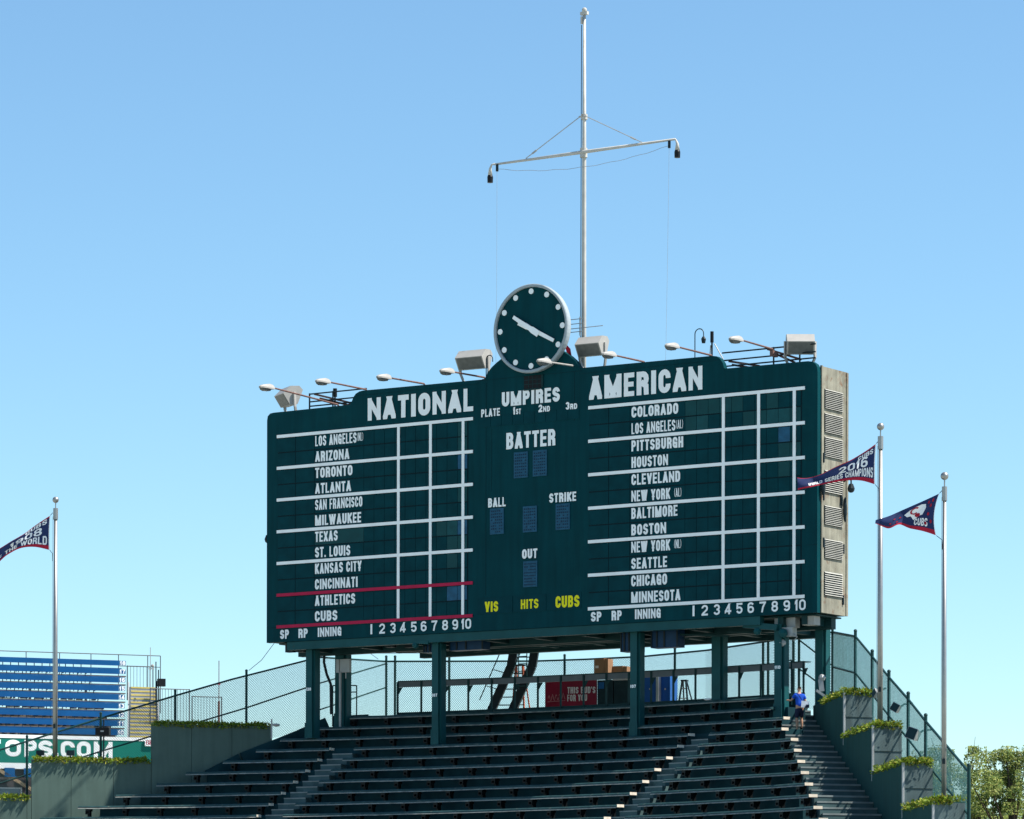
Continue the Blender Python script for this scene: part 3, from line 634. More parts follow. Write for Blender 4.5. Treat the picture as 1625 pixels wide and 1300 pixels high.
hcol('steel_post', 'dark rear post with conduits and grey meter box behind the left end', 1.95, 1.95, 16.4, w=.38)
hcol('steel_post', 'dark rear post behind the right half of the scoreboard', 17.9, 1.95, 16.3, w=.34)
hcol('steel_post', 'dark rear corner post at the right end beside the top of the stairs', 21.95, 1.9, 15.9, w=.30)
t = bthing('meter_box', 'grey electric meter box on the rear left post', 'electric box', 2.15, 1.70, -8.3)
m = MB(); m.box(.0, .42, -.14, 0, -.2, .28); m.box(-.16, -.02, -.16, .0, -.2, .28); m.build('box', M_GALV, t)
m = MB(); m.tube([(-.05, -.05, -.2), (-.05, -.05, -2.2)], .045, 8); m.tube([(.2, -.05, -.2), (.2, -.05, -.42)], .02, 6); m.build('conduit', M_GALV, t)
t = bthing('cable_bundle', 'dark bent conduit looping onto the rear left post', 'cable', 1.55, 1.6, -7.6)
m = MB(); m.tube([(-.12, 0, 0), (-.15, 0, -.5), (-.02, 0, -.95), (.16, 0, -1.3), (.18, 0, -2.4)], .05, 8); m.build('pipe', M_DARK, t)
# leaning access legs with ladders
LG = at(812, 1024, 141.5); t = thing('leaning_leg', 'pair of leaning dark steel legs with ladder rungs under the middle of the scoreboard', 'steel frame', LG, -R(10))
for dx in (0, .78):
    m = MB(); m.bar((dx+.16, 0, .3), (dx-.02, 0, -.8), .30, .24, up=(0, 1, 0)); m.bar((dx-.02, .0, -.78), (dx-.80, .1, -2.45), .30, .24, up=(0, 1, 0)); m.build('leg', M_DARK, t)
m = MB()
for i in range(9):
    z = -.15-.29*i; x = .1-.30*i*.36
    m.tube([(x+.1, .02, z), (x+.66, .02, z)], .022, 5)
m.build('rung', M_STEELD, t)
m = MB(); m.tube([(-.25, -.2, .05), (-1.15, -.2, -2.0)], .022, 5); m.tube([(.35, -.2, -.3), (-.1, -.2, -1.3)], .02, 5)
for z in (-.9, -1.5): m.tube([(-.55+(z+.7)*.4, -.2, z), (-.2+(z+.7)*.4, -.1, z-.1)], .018, 5)
m.build('handrail', M_STEELD, t)
t = thing('rung_ladder', 'short ladder hanging from the board to the leaning legs', 'ladder', at(823, 1028, 140.9), -YAW)
m = MB()
for x in (0, .36): m.tube([(x, 0, .1), (x, 0, -1.5)], .02, 5)
for i in range(6): m.tube([(0, 0, -.05-.27*i), (.36, 0, -.05-.27*i)], .016, 5)
m.build('rails', M_STEELD, t)

# ------------------------------------------------------------------ terrace under the benches
LEFT = {-2: 26.3, -1: 26.0, 0: 25.09, 1: 23.98, 2: 23.29, 3: 22.14, 4: 20.75, 5: 19.74, 6: 18.11, 7: 16.63, 8: 15.08, 9: 13.5, 10: 11.9, 11: 10.3}
def phx(k, x): return math.degrees(math.asin((x-CX)/Rk(k)))
RIGHT = {k: (phx(k, 9.0) if k >= 3 else {-2: 49.4, -1: 49.2, 0: 49.4, 1: 51.08, 2: 51.9}[k]) for k in range(-2, 12)}
stand = thing('bleacher_terrace', 'dark green stepped bleacher terrace curving below the scoreboard', 'grandstand', pol(Rk(5), 38, 0))
m = MB(stand.location)
for k in range(-1, 12):
    zt = zk(k)-.43; rf, rb = Rk(k)-.35, Rk(k)+.45
    a0, a1 = LEFT[k]-.5, RIGHT[k]+(.35 if k < 3 else 0.2); n = max(4, int((a1-a0)/1.2))
    zlow = zk(k+1)-.43 if k < 11 else 0
    for i in range(n):
        p, q = a0+(a1-a0)*i/n, a0+(a1-a0)*(i+1)/n
        m.face([pol(rf, p, zt), pol(rf, q, zt), pol(rb, q, zt), pol(rb, p, zt)], 0)
        m.face([pol(rf, p, zlow), pol(rf, q, zlow), pol(rf, q, zt), pol(rf, p, zt)], 0)
        if k == -1:
            m.face([pol(rb, p, zt), pol(rb, q, zt), pol(rb, q, zt+.36), pol(rb, p, zt+.36)], 0)
            m.face([pol(rb, p, 0), pol(rb, p, zt), pol(rb, q, zt), pol(rb, q, 0)], 0)
    m.face([pol(rf, a0, 0), pol(rf, a0, zt), pol(rb, a0, zt), pol(rb, a0, 0)]); m.face([pol(rf, a1, 0), pol(rb, a1, 0), pol(rb, a1, zt), pol(rf, a1, zt)])
m.build('steps', M_TERR, stand)
# sloping left parapet beside the upper rows
m = MB(stand.location)
P = [pol(Rk(k)+.3, LEFT[k]-.5, z) for k, z in ((3, zk(3)-.25), (2, zk(2)-.05), (0, zk(0)-.03), (-1, zk(-1)+.05))]
P.append(pol(Rk(-1)+1.0, LEFT[-1]+.8, zk(-1)+.12))
for a, b_ in zip(P, P[1:]): m.bar(a+Vector((0, 0, -.8)), b_+Vector((0, 0, -.8)), .08, 1.6)
m.build('side_parapet', M_TERR, stand)

# ------------------------------------------------------------------ benches
brm = MB()
brm.box(-.085, .085, .0, .26, -.19, -.09); brm.box(-.045, .045, .10, .26, -.41, -.19); brm.box(-.085, -.055, -.01, .12, -.27, -.19); brm.box(.055, .085, -.01, .12, -.27, -.19); brm.box(-.085, .085, -.01, .10, -.30, -.27)
br_me = None
BG = 'dark green bleacher benches below the scoreboard'
def bench(k, p0, p1, label, cap=True):
    global br_me
    pm = (p0+p1)/2; o = pol(Rk(k), pm, zk(k)); t = thing('bleacher_bench', label, 'bench', o, 0, BG)
    n = max(3, int((p1-p0)/1.0)); r0, r1 = Rk(k), Rk(k)+.29; z0, z1 = zk(k)-.085, zk(k)
    m = MB(o); e = MB(o)
    sag = [rnd.uniform(-.006, .006) for _ in range(n+1)]
    for i in range(n):
        p, q = p0+(p1-p0)*i/n, p0+(p1-p0)*(i+1)/n
        def sec(ph, sg): return [pol(r0, ph, z0+sg), pol(r0, ph, z0+.046+sg), pol(r0+.045, ph, z1+sg), pol(r1, ph, z1+sg), pol(r1, ph, z0+sg)]
        A_, B_ = sec(p, sag[i]), sec(q, sag[i+1])
        for c_ in range(5): m.face([A_[c_], A_[(c_+1) % 5], B_[(c_+1) % 5], B_[c_]])
        if i == 0: m.face(A_)
        if i == n-1: m.face(B_[::-1])
        def lip(ph, sg): return [pol(r0-.004, ph, z0+.012+sg), pol(r0-.030, ph, z0-.016+sg), pol(r0-.030, ph, z0-.026+sg), pol(r0-.004, ph, z0-.026+sg)]
        A_, B_ = lip(p, sag[i]), lip(q, sag[i+1])
        for c_ in range(4): e.face([A_[c_], B_[c_], B_[(c_+1) % 4], A_[(c_+1) % 4]])
    m.build('seat', M_SEAT, t); e.build('edge_strip', M_EDGE, t)
    if cap:
        dp = math.degrees(.012/r0); a = p1+dp*.3; b_ = p1+dp*2
        c = MB(o); c.hexa([pol(r0-.005, a, z0-.002), pol(r0-.005, b_, z0-.002), pol(r1+.01, b_, z0-.002), pol(r1+.01, a, z0-.002), pol(r0-.005, a, z1+.004), pol(r0-.005, b_, z1+.004), pol(r1+.01, b_, z1+.004), pol(r1+.01, a, z1+.004)])
        c.build('end_cap', M_CAP, t)
    sp = math.degrees(1.36/r0); nb = max(2, int((p1-p0-.7)/sp)+1); off = rnd.uniform(-.1, .1)
    for i in range(nb):
        ph = p0+.5+(p1-p0-1.0)*i/(nb-1)+(off if 0 < i < nb-1 else 0)
        if br_me is None:
            b0 = brm.build('bracket', M_IRON, t); br_me = b0; b0.location = pol(r0, ph, zk(k))-o; b0.rotation_euler = (0, 0, -R(ph))
        else: link_copy(br_me, t, pol(r0, ph, zk(k))-o, -R(ph))
A1 = {k: (27.1-.04*(k-2), 28.35) for k in range(2, 12)}
A2 = {k: (46.35+.33*(k-2), 47.55+.36*(k-2)) for k in range(2, 12)}
for k in range(-1, 12):
    row = ORD[k+1]
    if k < 2:
        bench(k, LEFT[k]+.1, RIGHT[k]-.25, 'long unbroken dark green bench, %s row from the top under the scoreboard posts' % row, cap=(k == 1))
    else:
        bench(k, LEFT[k]+.1, A1[k][0], 'dark green bench left of the left aisle, %s row from the top' % row)
        bench(k, A1[k][1], A2[k][0], 'dark green bench between the two aisles, %s row from the top' % row)
        bench(k, A2[k][1], RIGHT[k]-.12, 'dark green bench right of the right aisle, %s row from the top' % row)
# aisle steps
for A, lb in ((A1, 'narrow aisle steps between the left and middle benches'), (A2, 'narrow aisle steps between the middle and right benches')):
    o = pol(Rk(6), A[6][0]+.7, zk(6)-.43); t = thing('aisle_steps', lb, 'steps', o)
    m = MB(o)
    for k in range(2, 12):
        a, b_ = A[k][0]+.12, A[k][1]-.12; zt = zk(k)-.43
        for r0, r1, z in ((Rk(k)-.36, Rk(k)+.05, zt+.006), (Rk(k)+.05, Rk(k)+.449, zt+.213)):
            zl = zt-.2 if r0 < Rk(k) else zt+.006
            m.hexa([pol(r0, a, zl), pol(r0, b_, zl), pol(r1, b_, zl), pol(r1, a, zl), pol(r0, a, z), pol(r0, b_, z), pol(r1, b_, z), pol(r1, a, z)])
            m.hexa([pol(r0-.012, a, z-.035), pol(r0-.012, b_, z-.035), pol(r0-.002, b_, z-.035), pol(r0-.002, a, z-.035), pol(r0-.012, a, z+.004), pol(r0-.012, b_, z+.004), pol(r0-.002, b_, z+.004), pol(r0-.002, a, z+.004)], 1)
    m.build('treads', [M_STEP, M_NOSE], t)
# right hand stairs along the wall
def xw(y): return 10.41+(125.2-y)*.07
def zs(y): return 14.72+.27*(y-124.6)
o = Vector((9.6, 120, zs(120))); st = thing('wall_stairs', 'wide stairs climbing along the dark right hand wall', 'stairs', o)
m = MB(o); TR = .789; y = 132.0
for i in range(36):
    y1 = 132.0-TR*i; y0 = y1-TR; z = zs(y1-.3)
    x0 = 8.98+max(0, 124-y0)*.03 if y0 < 126 else 8.9
    x1 = xw(y0)+.02; dy = .36*(x1-x0); yb_ = 1.4 if i == 0 else 0
    m.hexa([(x0, y0, z-1.2), (x1, y0+dy, z-1.2), (x1, y1+dy+yb_, z-1.2), (x0, y1+yb_, z-1.2), (x0, y0, z), (x1, y0+dy, z), (x1, y1+dy+yb_, z), (x0, y1+yb_, z)], 0)
    m.hexa([(x0, y0-.014, z-.05), (x1, y0+dy-.014, z-.05), (x1, y0+dy-.003, z-.05), (x0, y0-.003, z-.05), (x0, y0-.014, z+.004), (x1, y0+dy-.014, z+.004), (x1, y0+dy-.003, z+.004), (x0, y0-.003, z+.004)], 1)
m.build('treads', [M_STEP, M_NOSE], st)
# ------------------------------------------------------------------ planter walls
def foliage(name, label, o, spots, mats, size=.09, n=900, hang=0.0, grp=None):
    """spots: function returning (point, normal-ish direction) for a blade"""
    m = MB(o)
    for i in range(n):
        p, d = spots()
        L = size*rnd.uniform(.7, 2.2); wv = size*rnd.uniform(.22, .5)
        d = (Vector(d)+Vector((rnd.gauss(0, .45), rnd.gauss(0, .45), rnd.gauss(0, .35)))).normalized()
        s = d.cross(Vector((rnd.gauss(0, 1), rnd.gauss(0, 1), rnd.gauss(0, 1)))).normalized()*wv
        tip = p+d*L+Vector((0, 0, -hang*L))
        m.face([p-s*.5, p+s*.5, p+d*L*.6+s, tip, p+d*L*.6-s], 0 if rnd.random() < .75 else 1)
    ob = m.build(name, mats); tag(ob, label, 'plant', grp); return ob
# left: wall line runs along LD, faces LN
LD = Vector((.943, .333, 0)); LN = Vector((.333, -.943, 0)); LP = Vector((-8.49, 140.73, 0))-LN*.42
def lw(s, dp, z): return LP+LD*s-LN*dp+Vector((0, 0, z))
def lws(px): 
    p = onplane(px, 1200, LP, LN); return (p-LP).dot(LD)
PG2 = 'planter walls stepping down beside the benches'
FG = 'juniper plants on the planter walls'
LW = [(240, 432, 16.47, 'upper'), (50, 240, 15.10, 'middle'), (-130, 50, 13.72, 'lowest')]
for xa, xb, zt, nm in LW:
    s0, s1 = lws(xa)+(.003 if nm != 'lowest' else 0), lws(xb)
    o = lw((s0+s1)/2, .6, 8.0)
    t = thing('planter_wall', 'plain green planter wall left of the benches, %s of the three steps' % nm, 'wall', o, 0, PG2)
    m = MB(o); n = 3
    cuts = {'upper': [240, 304, 368, 432], 'middle': [50, 113, 180, 240], 'lowest': [-130, -70, 43, 50]}[nm]
    cs = [s0]+[lws(c) for c in cuts[1:-1]]+[s1]
    for a, b_ in zip(cs, cs[1:]):
        m.hexa([lw(a+.007, 0, 6), lw(b_-.007, 0, 6), lw(b_-.007, .1, 6), lw(a+.007, .1, 6), lw(a+.007, 0, zt), lw(b_-.007, 0, zt), lw(b_-.007, .1, zt), lw(a+.007, .1, zt)])
    sk = s0+.75; m.hexa([lw(s0+.05, .103, 0), lw(s1, .103, 0), lw(s1, 1.5, 0), lw(sk, 1.5, 0), lw(s0+.05, .103, zt-.02), lw(s1, .103, zt-.02), lw(s1, 1.5, zt-.02), lw(sk, 1.5, zt-.02)])
    m.build('wall_panel', M_WALL, t)
    def spot():
        s = rnd.uniform(s0+.03, s1-.05); hm = .6+.4*math.sin(s*2.3)*math.sin(s*5.1+1)
        if rnd.random() < .45:
            return lw(s, rnd.uniform(-.10, .15), zt+rnd.uniform(-.10, .10)), (LN*.6+LD*rnd.uniform(-.5, .5)+Vector((0, 0, .15)))
        dp = rnd.uniform(.0, 1.3); return lw(max(s, s0+.5*dp+.05), dp, zt+rnd.uniform(-.02, .13)*hm), Vector((0, 0, 1))+LD*rnd.uniform(-.6, .6)
    foliage('juniper_plant', 'low green juniper spilling over the %s left planter wall' % nm, lw((s0+s1)/2, .5, zt), spot, [M_LEAF, M_LEAF2], .07, int((s1-s0)*480), grp=FG)
# right: wall line x = xw(y); boxes step down towards the field
FR = [(130.0, 123.5, 16.53, 'topmost'), (123.5, 117.9, 15.15, 'second highest'), (117.9, 112.5, 13.75, 'third'), (112.5, 107.6, 12.42, 'lowest')]
for i, (ya, yb, zt, nm) in enumerate(FR):
    o = Vector((xw((ya+yb)/2)+.6, (ya+yb)/2, 8))
    t = thing('planter_wall', 'dark green planter wall with grey end beside the stairs, %s of the four' % nm, 'wall', o, 0, PG2)
    m = MB(o); wd = [.95, .95, .93, 1.0][i]
    yb2 = yb+.004
    p = lambda x, y, z: Vector((x, y, z))
    TN = .50; yc = yb2+TN*wd
    m.hexa([p(xw(yb2), yb2, 0), p(xw(yb2)+wd, yc, 0), p(xw(ya)+wd, ya+TN*wd, 0), p(xw(ya), ya, 0), p(xw(yb2), yb2, zt), p(xw(yb2)+wd, yc, zt), p(xw(ya)+wd, ya+TN*wd, zt), p(xw(ya), ya, zt)])
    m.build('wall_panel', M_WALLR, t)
    m = MB(o); zl = FR[i+1][2]-.1 if i < 3 else 9.5
    fe = Matrix.Translation((xw(yb), yb, 0)) @ Matrix.Rotation(math.atan(TN), 4, 'Z'); we = wd*math.hypot(1, TN)
    m.box(.06, we-.01, -.03, -.001, zl, zt-.03, fr=fe); m.box(.05, we, -.055, -.031, (zl+zt)/2-.03, (zl+zt)/2+.03, fr=fe)
    e = m.build('end_panel', M_PLF, t)
    m = MB(o); m.box(-.012, .055, -.05, -.002, zl-.2, zt-.01, fr=fe); m.build('corner_trim', M_GALV, t)
    def spot():
        y = rnd.uniform(yb+.02, ya-.2 if i else ya-2.0); r = rnd.random()
        if r < .30: return p(xw(y)+rnd.uniform(-.06, .10), y, zt+rnd.uniform(-.10, .08)), (-.7, -.1, .1)
        if r < .55: xx = rnd.uniform(0, wd if i < 3 else wd*.55); return p(xw(yb)+xx, yb+TN*xx+rnd.uniform(-.08, .1), zt+rnd.uniform(-.10, .14)), (rnd.uniform(-.5, .5), -.6, .15)
        return p(xw(y)+rnd.uniform(0, wd), y, zt+rnd.uniform(0, .10)*(1+.8*math.sin(y*3.1)*math.sin(y*7.7))), (rnd.uniform(-.8, .8), rnd.uniform(-.7, .3), .8)
    foliage('juniper_plant', 'sunlit juniper trailing over the %s right planter wall' % nm, o+Vector((0, 0, zt-8)), spot, [M_LEAF, M_LEAF2], .066, 1150, grp=FG)
# ------------------------------------------------------------------ chain link fences
def chain(m, a0, b0, a1, b1, pitch=.075, wr=.0065):
    """diamond wire mesh in the quad a0(bottom start) b0(top start) a1(bottom end) b1(top end)"""
    L = (Vector(a1)-Vector(a0)).length; H = (Vector(b0)-Vector(a0)).length
    nrm = (Vector(a1)-Vector(a0)).cross(Vector(b0)-Vector(a0)).normalized()
    def P(x, y): 
        s, t_ = x/L, y/H
        return Vector(a0)*(1-s)*(1-t_)+Vector(a1)*s*(1-t_)+Vector(b0)*(1-s)*t_+Vector(b1)*s*t_
    sl_ = 1.25     # rise per run
    n = int((L+H/sl_)/pitch)
    for sg in (0, 1):
        for i in range(n+1):
            x0 = -H/sl_+i*pitch; y0 = 0.0; x1 = x0+H/sl_; y1 = H
            if x0 < 0: y0 = -x0*sl_; x0 = 0
            if x1 > L: y1 = H-(x1-L)*sl_; x1 = L
            if y1-y0 < .02: continue
            if sg: x0, x1 = L-x0, L-x1
            p, q = P(x0, y0), P(x1, y1); d = (q-p).normalized(); s = d.cross(nrm)*wr; u = nrm*wr
            b = len(m.v); m.v += [p-s, p+u, p+s, p-u, q-s, q+u, q+s, q-u]
            for f in ((0, 1, 5, 4), (1, 2, 6, 5), (2, 3, 7, 6), (3, 0, 4, 7)): m.f.append(tuple(b+k for k in f)); m.m.append(0)
def fence(label, bases, tops, posts, rails=(), pr=.04, pitch=.075, wr=.0052, o=None, wm=None):
    o = o or bases[0]; t = thing('chain_link_fence', label, 'fence', o)
    m = MB(o)
    for i in range(len(bases)-1): chain(m, bases[i], tops[i], bases[i+1], tops[i+1], pitch, wr)
    m.build('wire_mesh', wm or M_FENCE, t)
    m = MB(o); m.tube(tops, pr*.85, 8); m.build('top_rail', M_FENCE, t)
    for a, b_ in rails: m = MB(o); m.tube([a, b_], pr*.7, 8); m.build('brace_rail', M_FENCE, t)
    for a, b_ in posts:
        m = MB(o); m.tube([a, b_+Vector((0, 0, .16))], pr*1.15, 8); m.ball(b_+Vector((0, 0, .18)), pr*1.4, 8); m.build('post', M_FENCE, t)
    return t
def V(x, y, z): return Vector((x, y, z))
def up(p, h): return p+Vector((0, 0, h))
# back fence
ZT = 19.28; FH = 2.6
def fxy(px, d): r = ray(px, 1045)*d; return r.x, r.y
kn = [(613, 146.8), (700, 146.7), (850, 146.5), (930, 145.6), (1020, 144.2), (1120, 141.3), (1228, 136.8), (1262, 134.9), (1321, 133.4)]
def backpt(px):
    for (a, da), (b_, db) in zip(kn, kn[1:]):
        if a <= px <= b_: t_ = (px-a)/(b_-a); d = da+(db-da)*t_; x, y = fxy(px, d); return V(x, y, ZT)
bp_t = [backpt(k_[0]) for k_ in kn]
bp_b = [up(p, -FH) for p in bp_t]
posts = [613, 627, 713, 790, 850, 896, 985, 1071, 1149, 1211, 1219, 1259, 1268, 1321]
posts = [613, 627, 713, 896, 1071, 1149, 1211, 1219, 1259, 1268, 1321]
fence('long chain link fence closing the top of the bleachers behind the rail', bp_b, bp_t, [(up(backpt(x), -FH), backpt(x)) for x in posts],
      [(up(backpt(1268), -.15), up(backpt(1321), -1.15)), (up(backpt(1268), -1.15), up(backpt(1321), -2.1))])
# left fence behind the planter walls
def lf(px, z): 
    p = onplane(px, 1100, LP-LN*1.55, LN); return V(p.x, p.y, z)
ltop = [(613, 19.30), (506, 19.16), (470, 18.92), (367, 18.25), (280, 17.62), (160, 16.72), (42, 15.82), (-60, 15.05)]
LB = [up(lf(x, z), -2.55) for x, z in ltop]; LT = [lf(x, z) for x, z in ltop]
LT[0] = backpt(613)+V(-.05, 0, 0); LB[0] = up(LT[0], -FH)
def lmid(x, dz):
    for (a, za), (b_, zb) in zip(ltop, ltop[1:]):
        if b_ <= x <= a: t_ = (x-a)/(b_-a); return lf(x, za+(zb-za)*t_+dz)
fence('chain link fence sloping down behind the left planter walls', LB, LT, [(up(lmid(x, 0), -2.6), lmid(x, 0)) for x in (506, 391, 278, 160, 43)],
      [(lmid(506, -.97), up(LT[0], -.1)), (lmid(391, -1.18), lmid(506, -.97)), (lmid(506, -1.95), up(LT[0], -1.0)), (lmid(160, -1.2), lmid(391, -1.18)), (lmid(-40, -1.2), lmid(160, -1.2))])
# right fence
def rf(y, z): return V(xw(y)+1.0, y, z)
rtop = [(132.2, 19.28), (127.4, 18.64), (124.0, 17.71), (120.8, 16.82), (117.3, 15.90), (114.3, 15.05), (107.5, 13.23)]
RT = [rf(y, z) for y, z in rtop]; RT[0] = backpt(1321)+V(.05, 0, 0); RB = [up(p, -2.6) for p in RT]
FENCE_MAT = mat('fence_vinyl_sunlit', (0.075, 0.19, 0.19), 0.5, 0.2)  # vinyl mesh coloured lighter than the other fences to look sunlit
fence('chain link fence sloping down behind the right planter walls', RB, RT, [(up(p, -3.0), p) for p in RT[1:]],
      [(up(a, -1.2), up(b_, -1.2)) for a, b_ in zip(RT[:6], RT[1:7])], pr=.045, pitch=.07, wr=.0026, wm=FENCE_MAT)

# ------------------------------------------------------------------ drink rail along the top walkway
RR = Rk(-1)+.95; zr = zk(-1)-.43
ph0, ph1 = 28.2, 48.9
# follow measured ends
def railz(ph): return 18.12-(ph-ph0)/(ph1-ph0)*.10
o = pol(RR, 38, zr); t = thing('drink_rail', 'grey topped dark drink rail running along the walkway above the last bench', 'railing', o)
m = MB(o); N = 24
for i in range(N):
    p, q = ph0+(ph1-ph0)*i/N, ph0+(ph1-ph0)*(i+1)/N
    for (r0, r1, dz0, dz1, mi) in ((RR, RR+.05, -.20, 0, 0), (RR-.02, RR+.34, .003, .035, 1)):
        m.hexa([pol(r0, p, railz(p)+dz0), pol(r0, q, railz(q)+dz0), pol(r1, q, railz(q)+dz0), pol(r1, p, railz(p)+dz0), pol(r0, p, railz(p)+dz1), pol(r0, q, railz(q)+dz1), pol(r1, q, railz(q)+dz1), pol(r1, p, railz(p)+dz1)], mi)
M_GREYR = mat('rail_grey', (0.105, 0.125, 0.14), 0.6, 0.12)
m.build('counter', [M_GREYR, M_STEELD], t)
m = MB(o)
for i in range(N):
    p, q = ph0+(ph1-ph0)*i/N, ph0+(ph1-ph0)*(i+1)/N
    m.hexa([pol(RR, p, zr+.50), pol(RR, q, zr+.50), pol(RR+.05, q, zr+.50), pol(RR+.05, p, zr+.50), pol(RR, p, zr+.58), pol(RR, q, zr+.58), pol(RR+.05, q, zr+.58), pol(RR+.05, p, zr+.58)])
    if rnd.random() < .55: m.hexa([pol(RR, p, zr), pol(RR, q, zr), pol(RR+.05, q, zr), pol(RR+.05, p, zr), pol(RR, p, zr+.498), pol(RR, q, zr+.498), pol(RR+.05, q, zr+.498), pol(RR+.05, p, zr+.498)])
m.build('toe_board', M_STEELD, t)
np_ = 19
for i in range(np_):
    ph = ph0+(ph1-ph0)*i/(np_-1); rt = Matrix.Translation(pol(RR, ph, 0)) @ Matrix.Rotation(-R(ph), 4, 'Z')
    m = MB(o); h = railz(ph)
    m.box(-.035, .035, -.04, -.002, zr, h-.005, fr=rt)
    if i % 3 != 1: m.face([rt @ V(.036, -.02, h-.21), rt @ V(.036, -.02, h-.46), rt @ V(.20, -.02, h-.21)]); m.face([rt @ V(.036, .0, h-.21), rt @ V(.20, .0, h-.21), rt @ V(.036, .0, h-.46)])
    m.build('post', M_STEELD, t)
# side gate railing next to the last post
for (xa, xb, ya, lb) in ((528, 566, 1088, 'thin pipe guard rail left of the drink rail'), (1238, 1256, 1048, 'thin pipe guard rail right of the drink rail')):
    d = 142 if xa < 800 else 130; a, b_ = at(xa, ya, d), at(xb, ya, d-.3 if xa > 800 else d+.3)
    o = V(a.x, a.y, a.z-1.2); t = thing('guard_rail', lb, 'railing', o); m = MB(o)
    for dz in (0, -.24): m.tube([up(a, dz), up(b_, dz)], .022, 6)
    for p in (a, b_): m.tube([up(p, -1.5), p], .025, 6)
    m.build('rail', M_STEELD, t)

# ------------------------------------------------------------------ things on the walkway
def placed(name, label, cat, px, py, d, rz=0): p = at(px, py, d); return thing(name, label, cat, p, rz), p
RZ = -R(40)
t, p = placed('sign_board', 'shiny dark red advertising board with white slogan on the walkway', 'sign', 865, 1124, 143.2, -R(18))
m = MB(); m.box(0, 1.98, 0, .10, 0, 1.0); m.build('board', M_SIGNR, t)
m = MB(); text(m, "THIS BUD'S", .86, 1.94, .52, .24, .05, lambda a, b_, l: (a, -.003-l, b_)); text(m, 'FOR YOU', .86, 1.62, .24, .24, .05, lambda a, b_, l: (a, -.003-l, b_)); m.build('lettering', M_SIGNT, t)
M_SCRIPT = mat('sign_script', (0.42, 0.16, 0.17), 0.5, 0.1)
m = MB(); 
sc_ = [(.12+.012*i, .36+.10*math.sin(i*.55)*(1 if i % 7 else 1.4)+.0012*i) for i in range(56)]
for a, b_ in zip(sc_, sc_[1:]): m.bar((a[0], -.008, a[1]), (b_[0], -.008, b_[1]), .004, .022, up=(0, 0, 1))
m.bar((.10, -.012, .23), (.78, -.012, .27), .004, .02); m.build('script_mark', M_SCRIPT, t)
for (x0, x1, y0, y1, lb) in ((940, 967, 1045, 1068, 'tall brown cardboard box standing on the drink rail counter'), (969, 997, 1057, 1067, 'flat brown cardboard box beside the taller box')):
    d = 141.0; a = at(x0, y1, d); b_ = at(x1, y0, d); o = V((a.x+b_.x)/2, a.y, a.z); t = thing('cardboard_box', lb, 'box', o, -R(30))
    wv = (b_.x-a.x)*.92; hv = b_.z-a.z; m = MB(); m.box(-wv/2, wv/2*.45, 0, .42, -.02, hv, 0); m.box(wv/2*.45+.004, wv/2, .02, .40, -.02, hv-.02, 0); m.box(-wv/2, wv/2*.45, .16, .26, hv+.002, hv+.006, 1); m.build('carton', [M_CARD, M_WOOD], t)
    if hv > .4: m = MB(); m.box(-wv/2+.06, -wv/2+.19, -.004, -.001, .18, .27); m.build('label_sticker', M_SIGNT, t)
t, p = placed('kiosk', 'dark vendor booth with a small lit screen right of the red board', 'kiosk', 948, 1122, 142.6, -R(25))
m = MB(); m.box(0, .62, 0, .7, 0, .98); m.box(.66, 1.5, 0, .7, -.1, 1.05); m.box(-.02, 1.52, -.05, .75, 1.053, 1.10); m.build('booth', M_BOOTH, t)
m = MB(); m.box(.05, .27, -.02, -.003, .66, .90); m.build('screen', M_RBLUE, t)
m = MB(); m.box(.62, 1.45, -.03, -.003, .95, 1.0); m.build('trim', M_GALV, t)
for (x0, x1, lb) in ((1022, 1045, 'dark blue cabin door left of the pale gap'), (1049, 1064, 'dark blue cabin side right of the pale gap')):
    d = 140.5; a = at(x0, 1117, d); b_ = at(x1, 1066, d); o = a; t = thing('blue_cabin', lb, 'cabin', o, -R(20))
    wv = (b_.x-a.x); m = MB(); m.box(0, wv, 0, .9, -.4, b_.z-a.z); m.build('body', M_DOORB, t)
    m = MB(); m.box(wv-.06 if x0 < 1040 else -.06, wv+.045 if x0 < 1040 else -.003, -.03, -.003, -.4, b_.z-a.z); m.build('frame', M_GALV, t)
    m = MB(); m.box(.4*wv, .4*wv+.05, -.04, -.003, .5, .56); m.build('handle', M_GALV, t)
def ladder(label, px, py, d, h, wd, mt, lean=.18, n=4):
    t, p = placed('step_ladder', label, 'ladder', px, py, d, -R(20))
    m = MB()
    for x, x2 in ((0, .1), (wd, wd-.1)):
        m.bar((x, 0, 0), (x2, .1, h), .05, .07, up=(0, 1, 0)); m.bar((x, .65, 0), (x2, .2, h), .04, .05, up=(0, 1, 0))
    m.build('rails', mt, t)
    for i in range(n): 
        z = h*(i+.6)/(n+.3); f = z/h; m = MB(); m.box(f*.1, wd-f*.1, .02+f*.1, .12+f*.1, z-.03, z); m.build('tread', M_GALV, t)
    m = MB(); m.box(.06, wd-.06, .05, .28, h, h+.05); m.build('top_cap', M_DARK, t)
ladder('tall orange fibreglass step ladder beside the leaning legs', 813, 1128, 142.5, 1.65, .46, M_ORANGE)
ladder('small dark step ladder behind the drink rail on the right', 1077, 1117, 140.0, .82, .34, M_DARK, n=2)
# paper scraps left on a bench
t = thing('paper_cups', 'crumpled white paper left on the top bench right of the third post', 'litter', pol(Rk(-1)+.2, 44.6, zk(-1)+.0)); m = MB(); m.ball((0, 0, .05), .09, 8, sc=(2, 1, .5)); m.ball((.3, -.1, .05), .08, 8, sc=(1.6, 1, .6)); m.build('paper', M_WHITE, t)

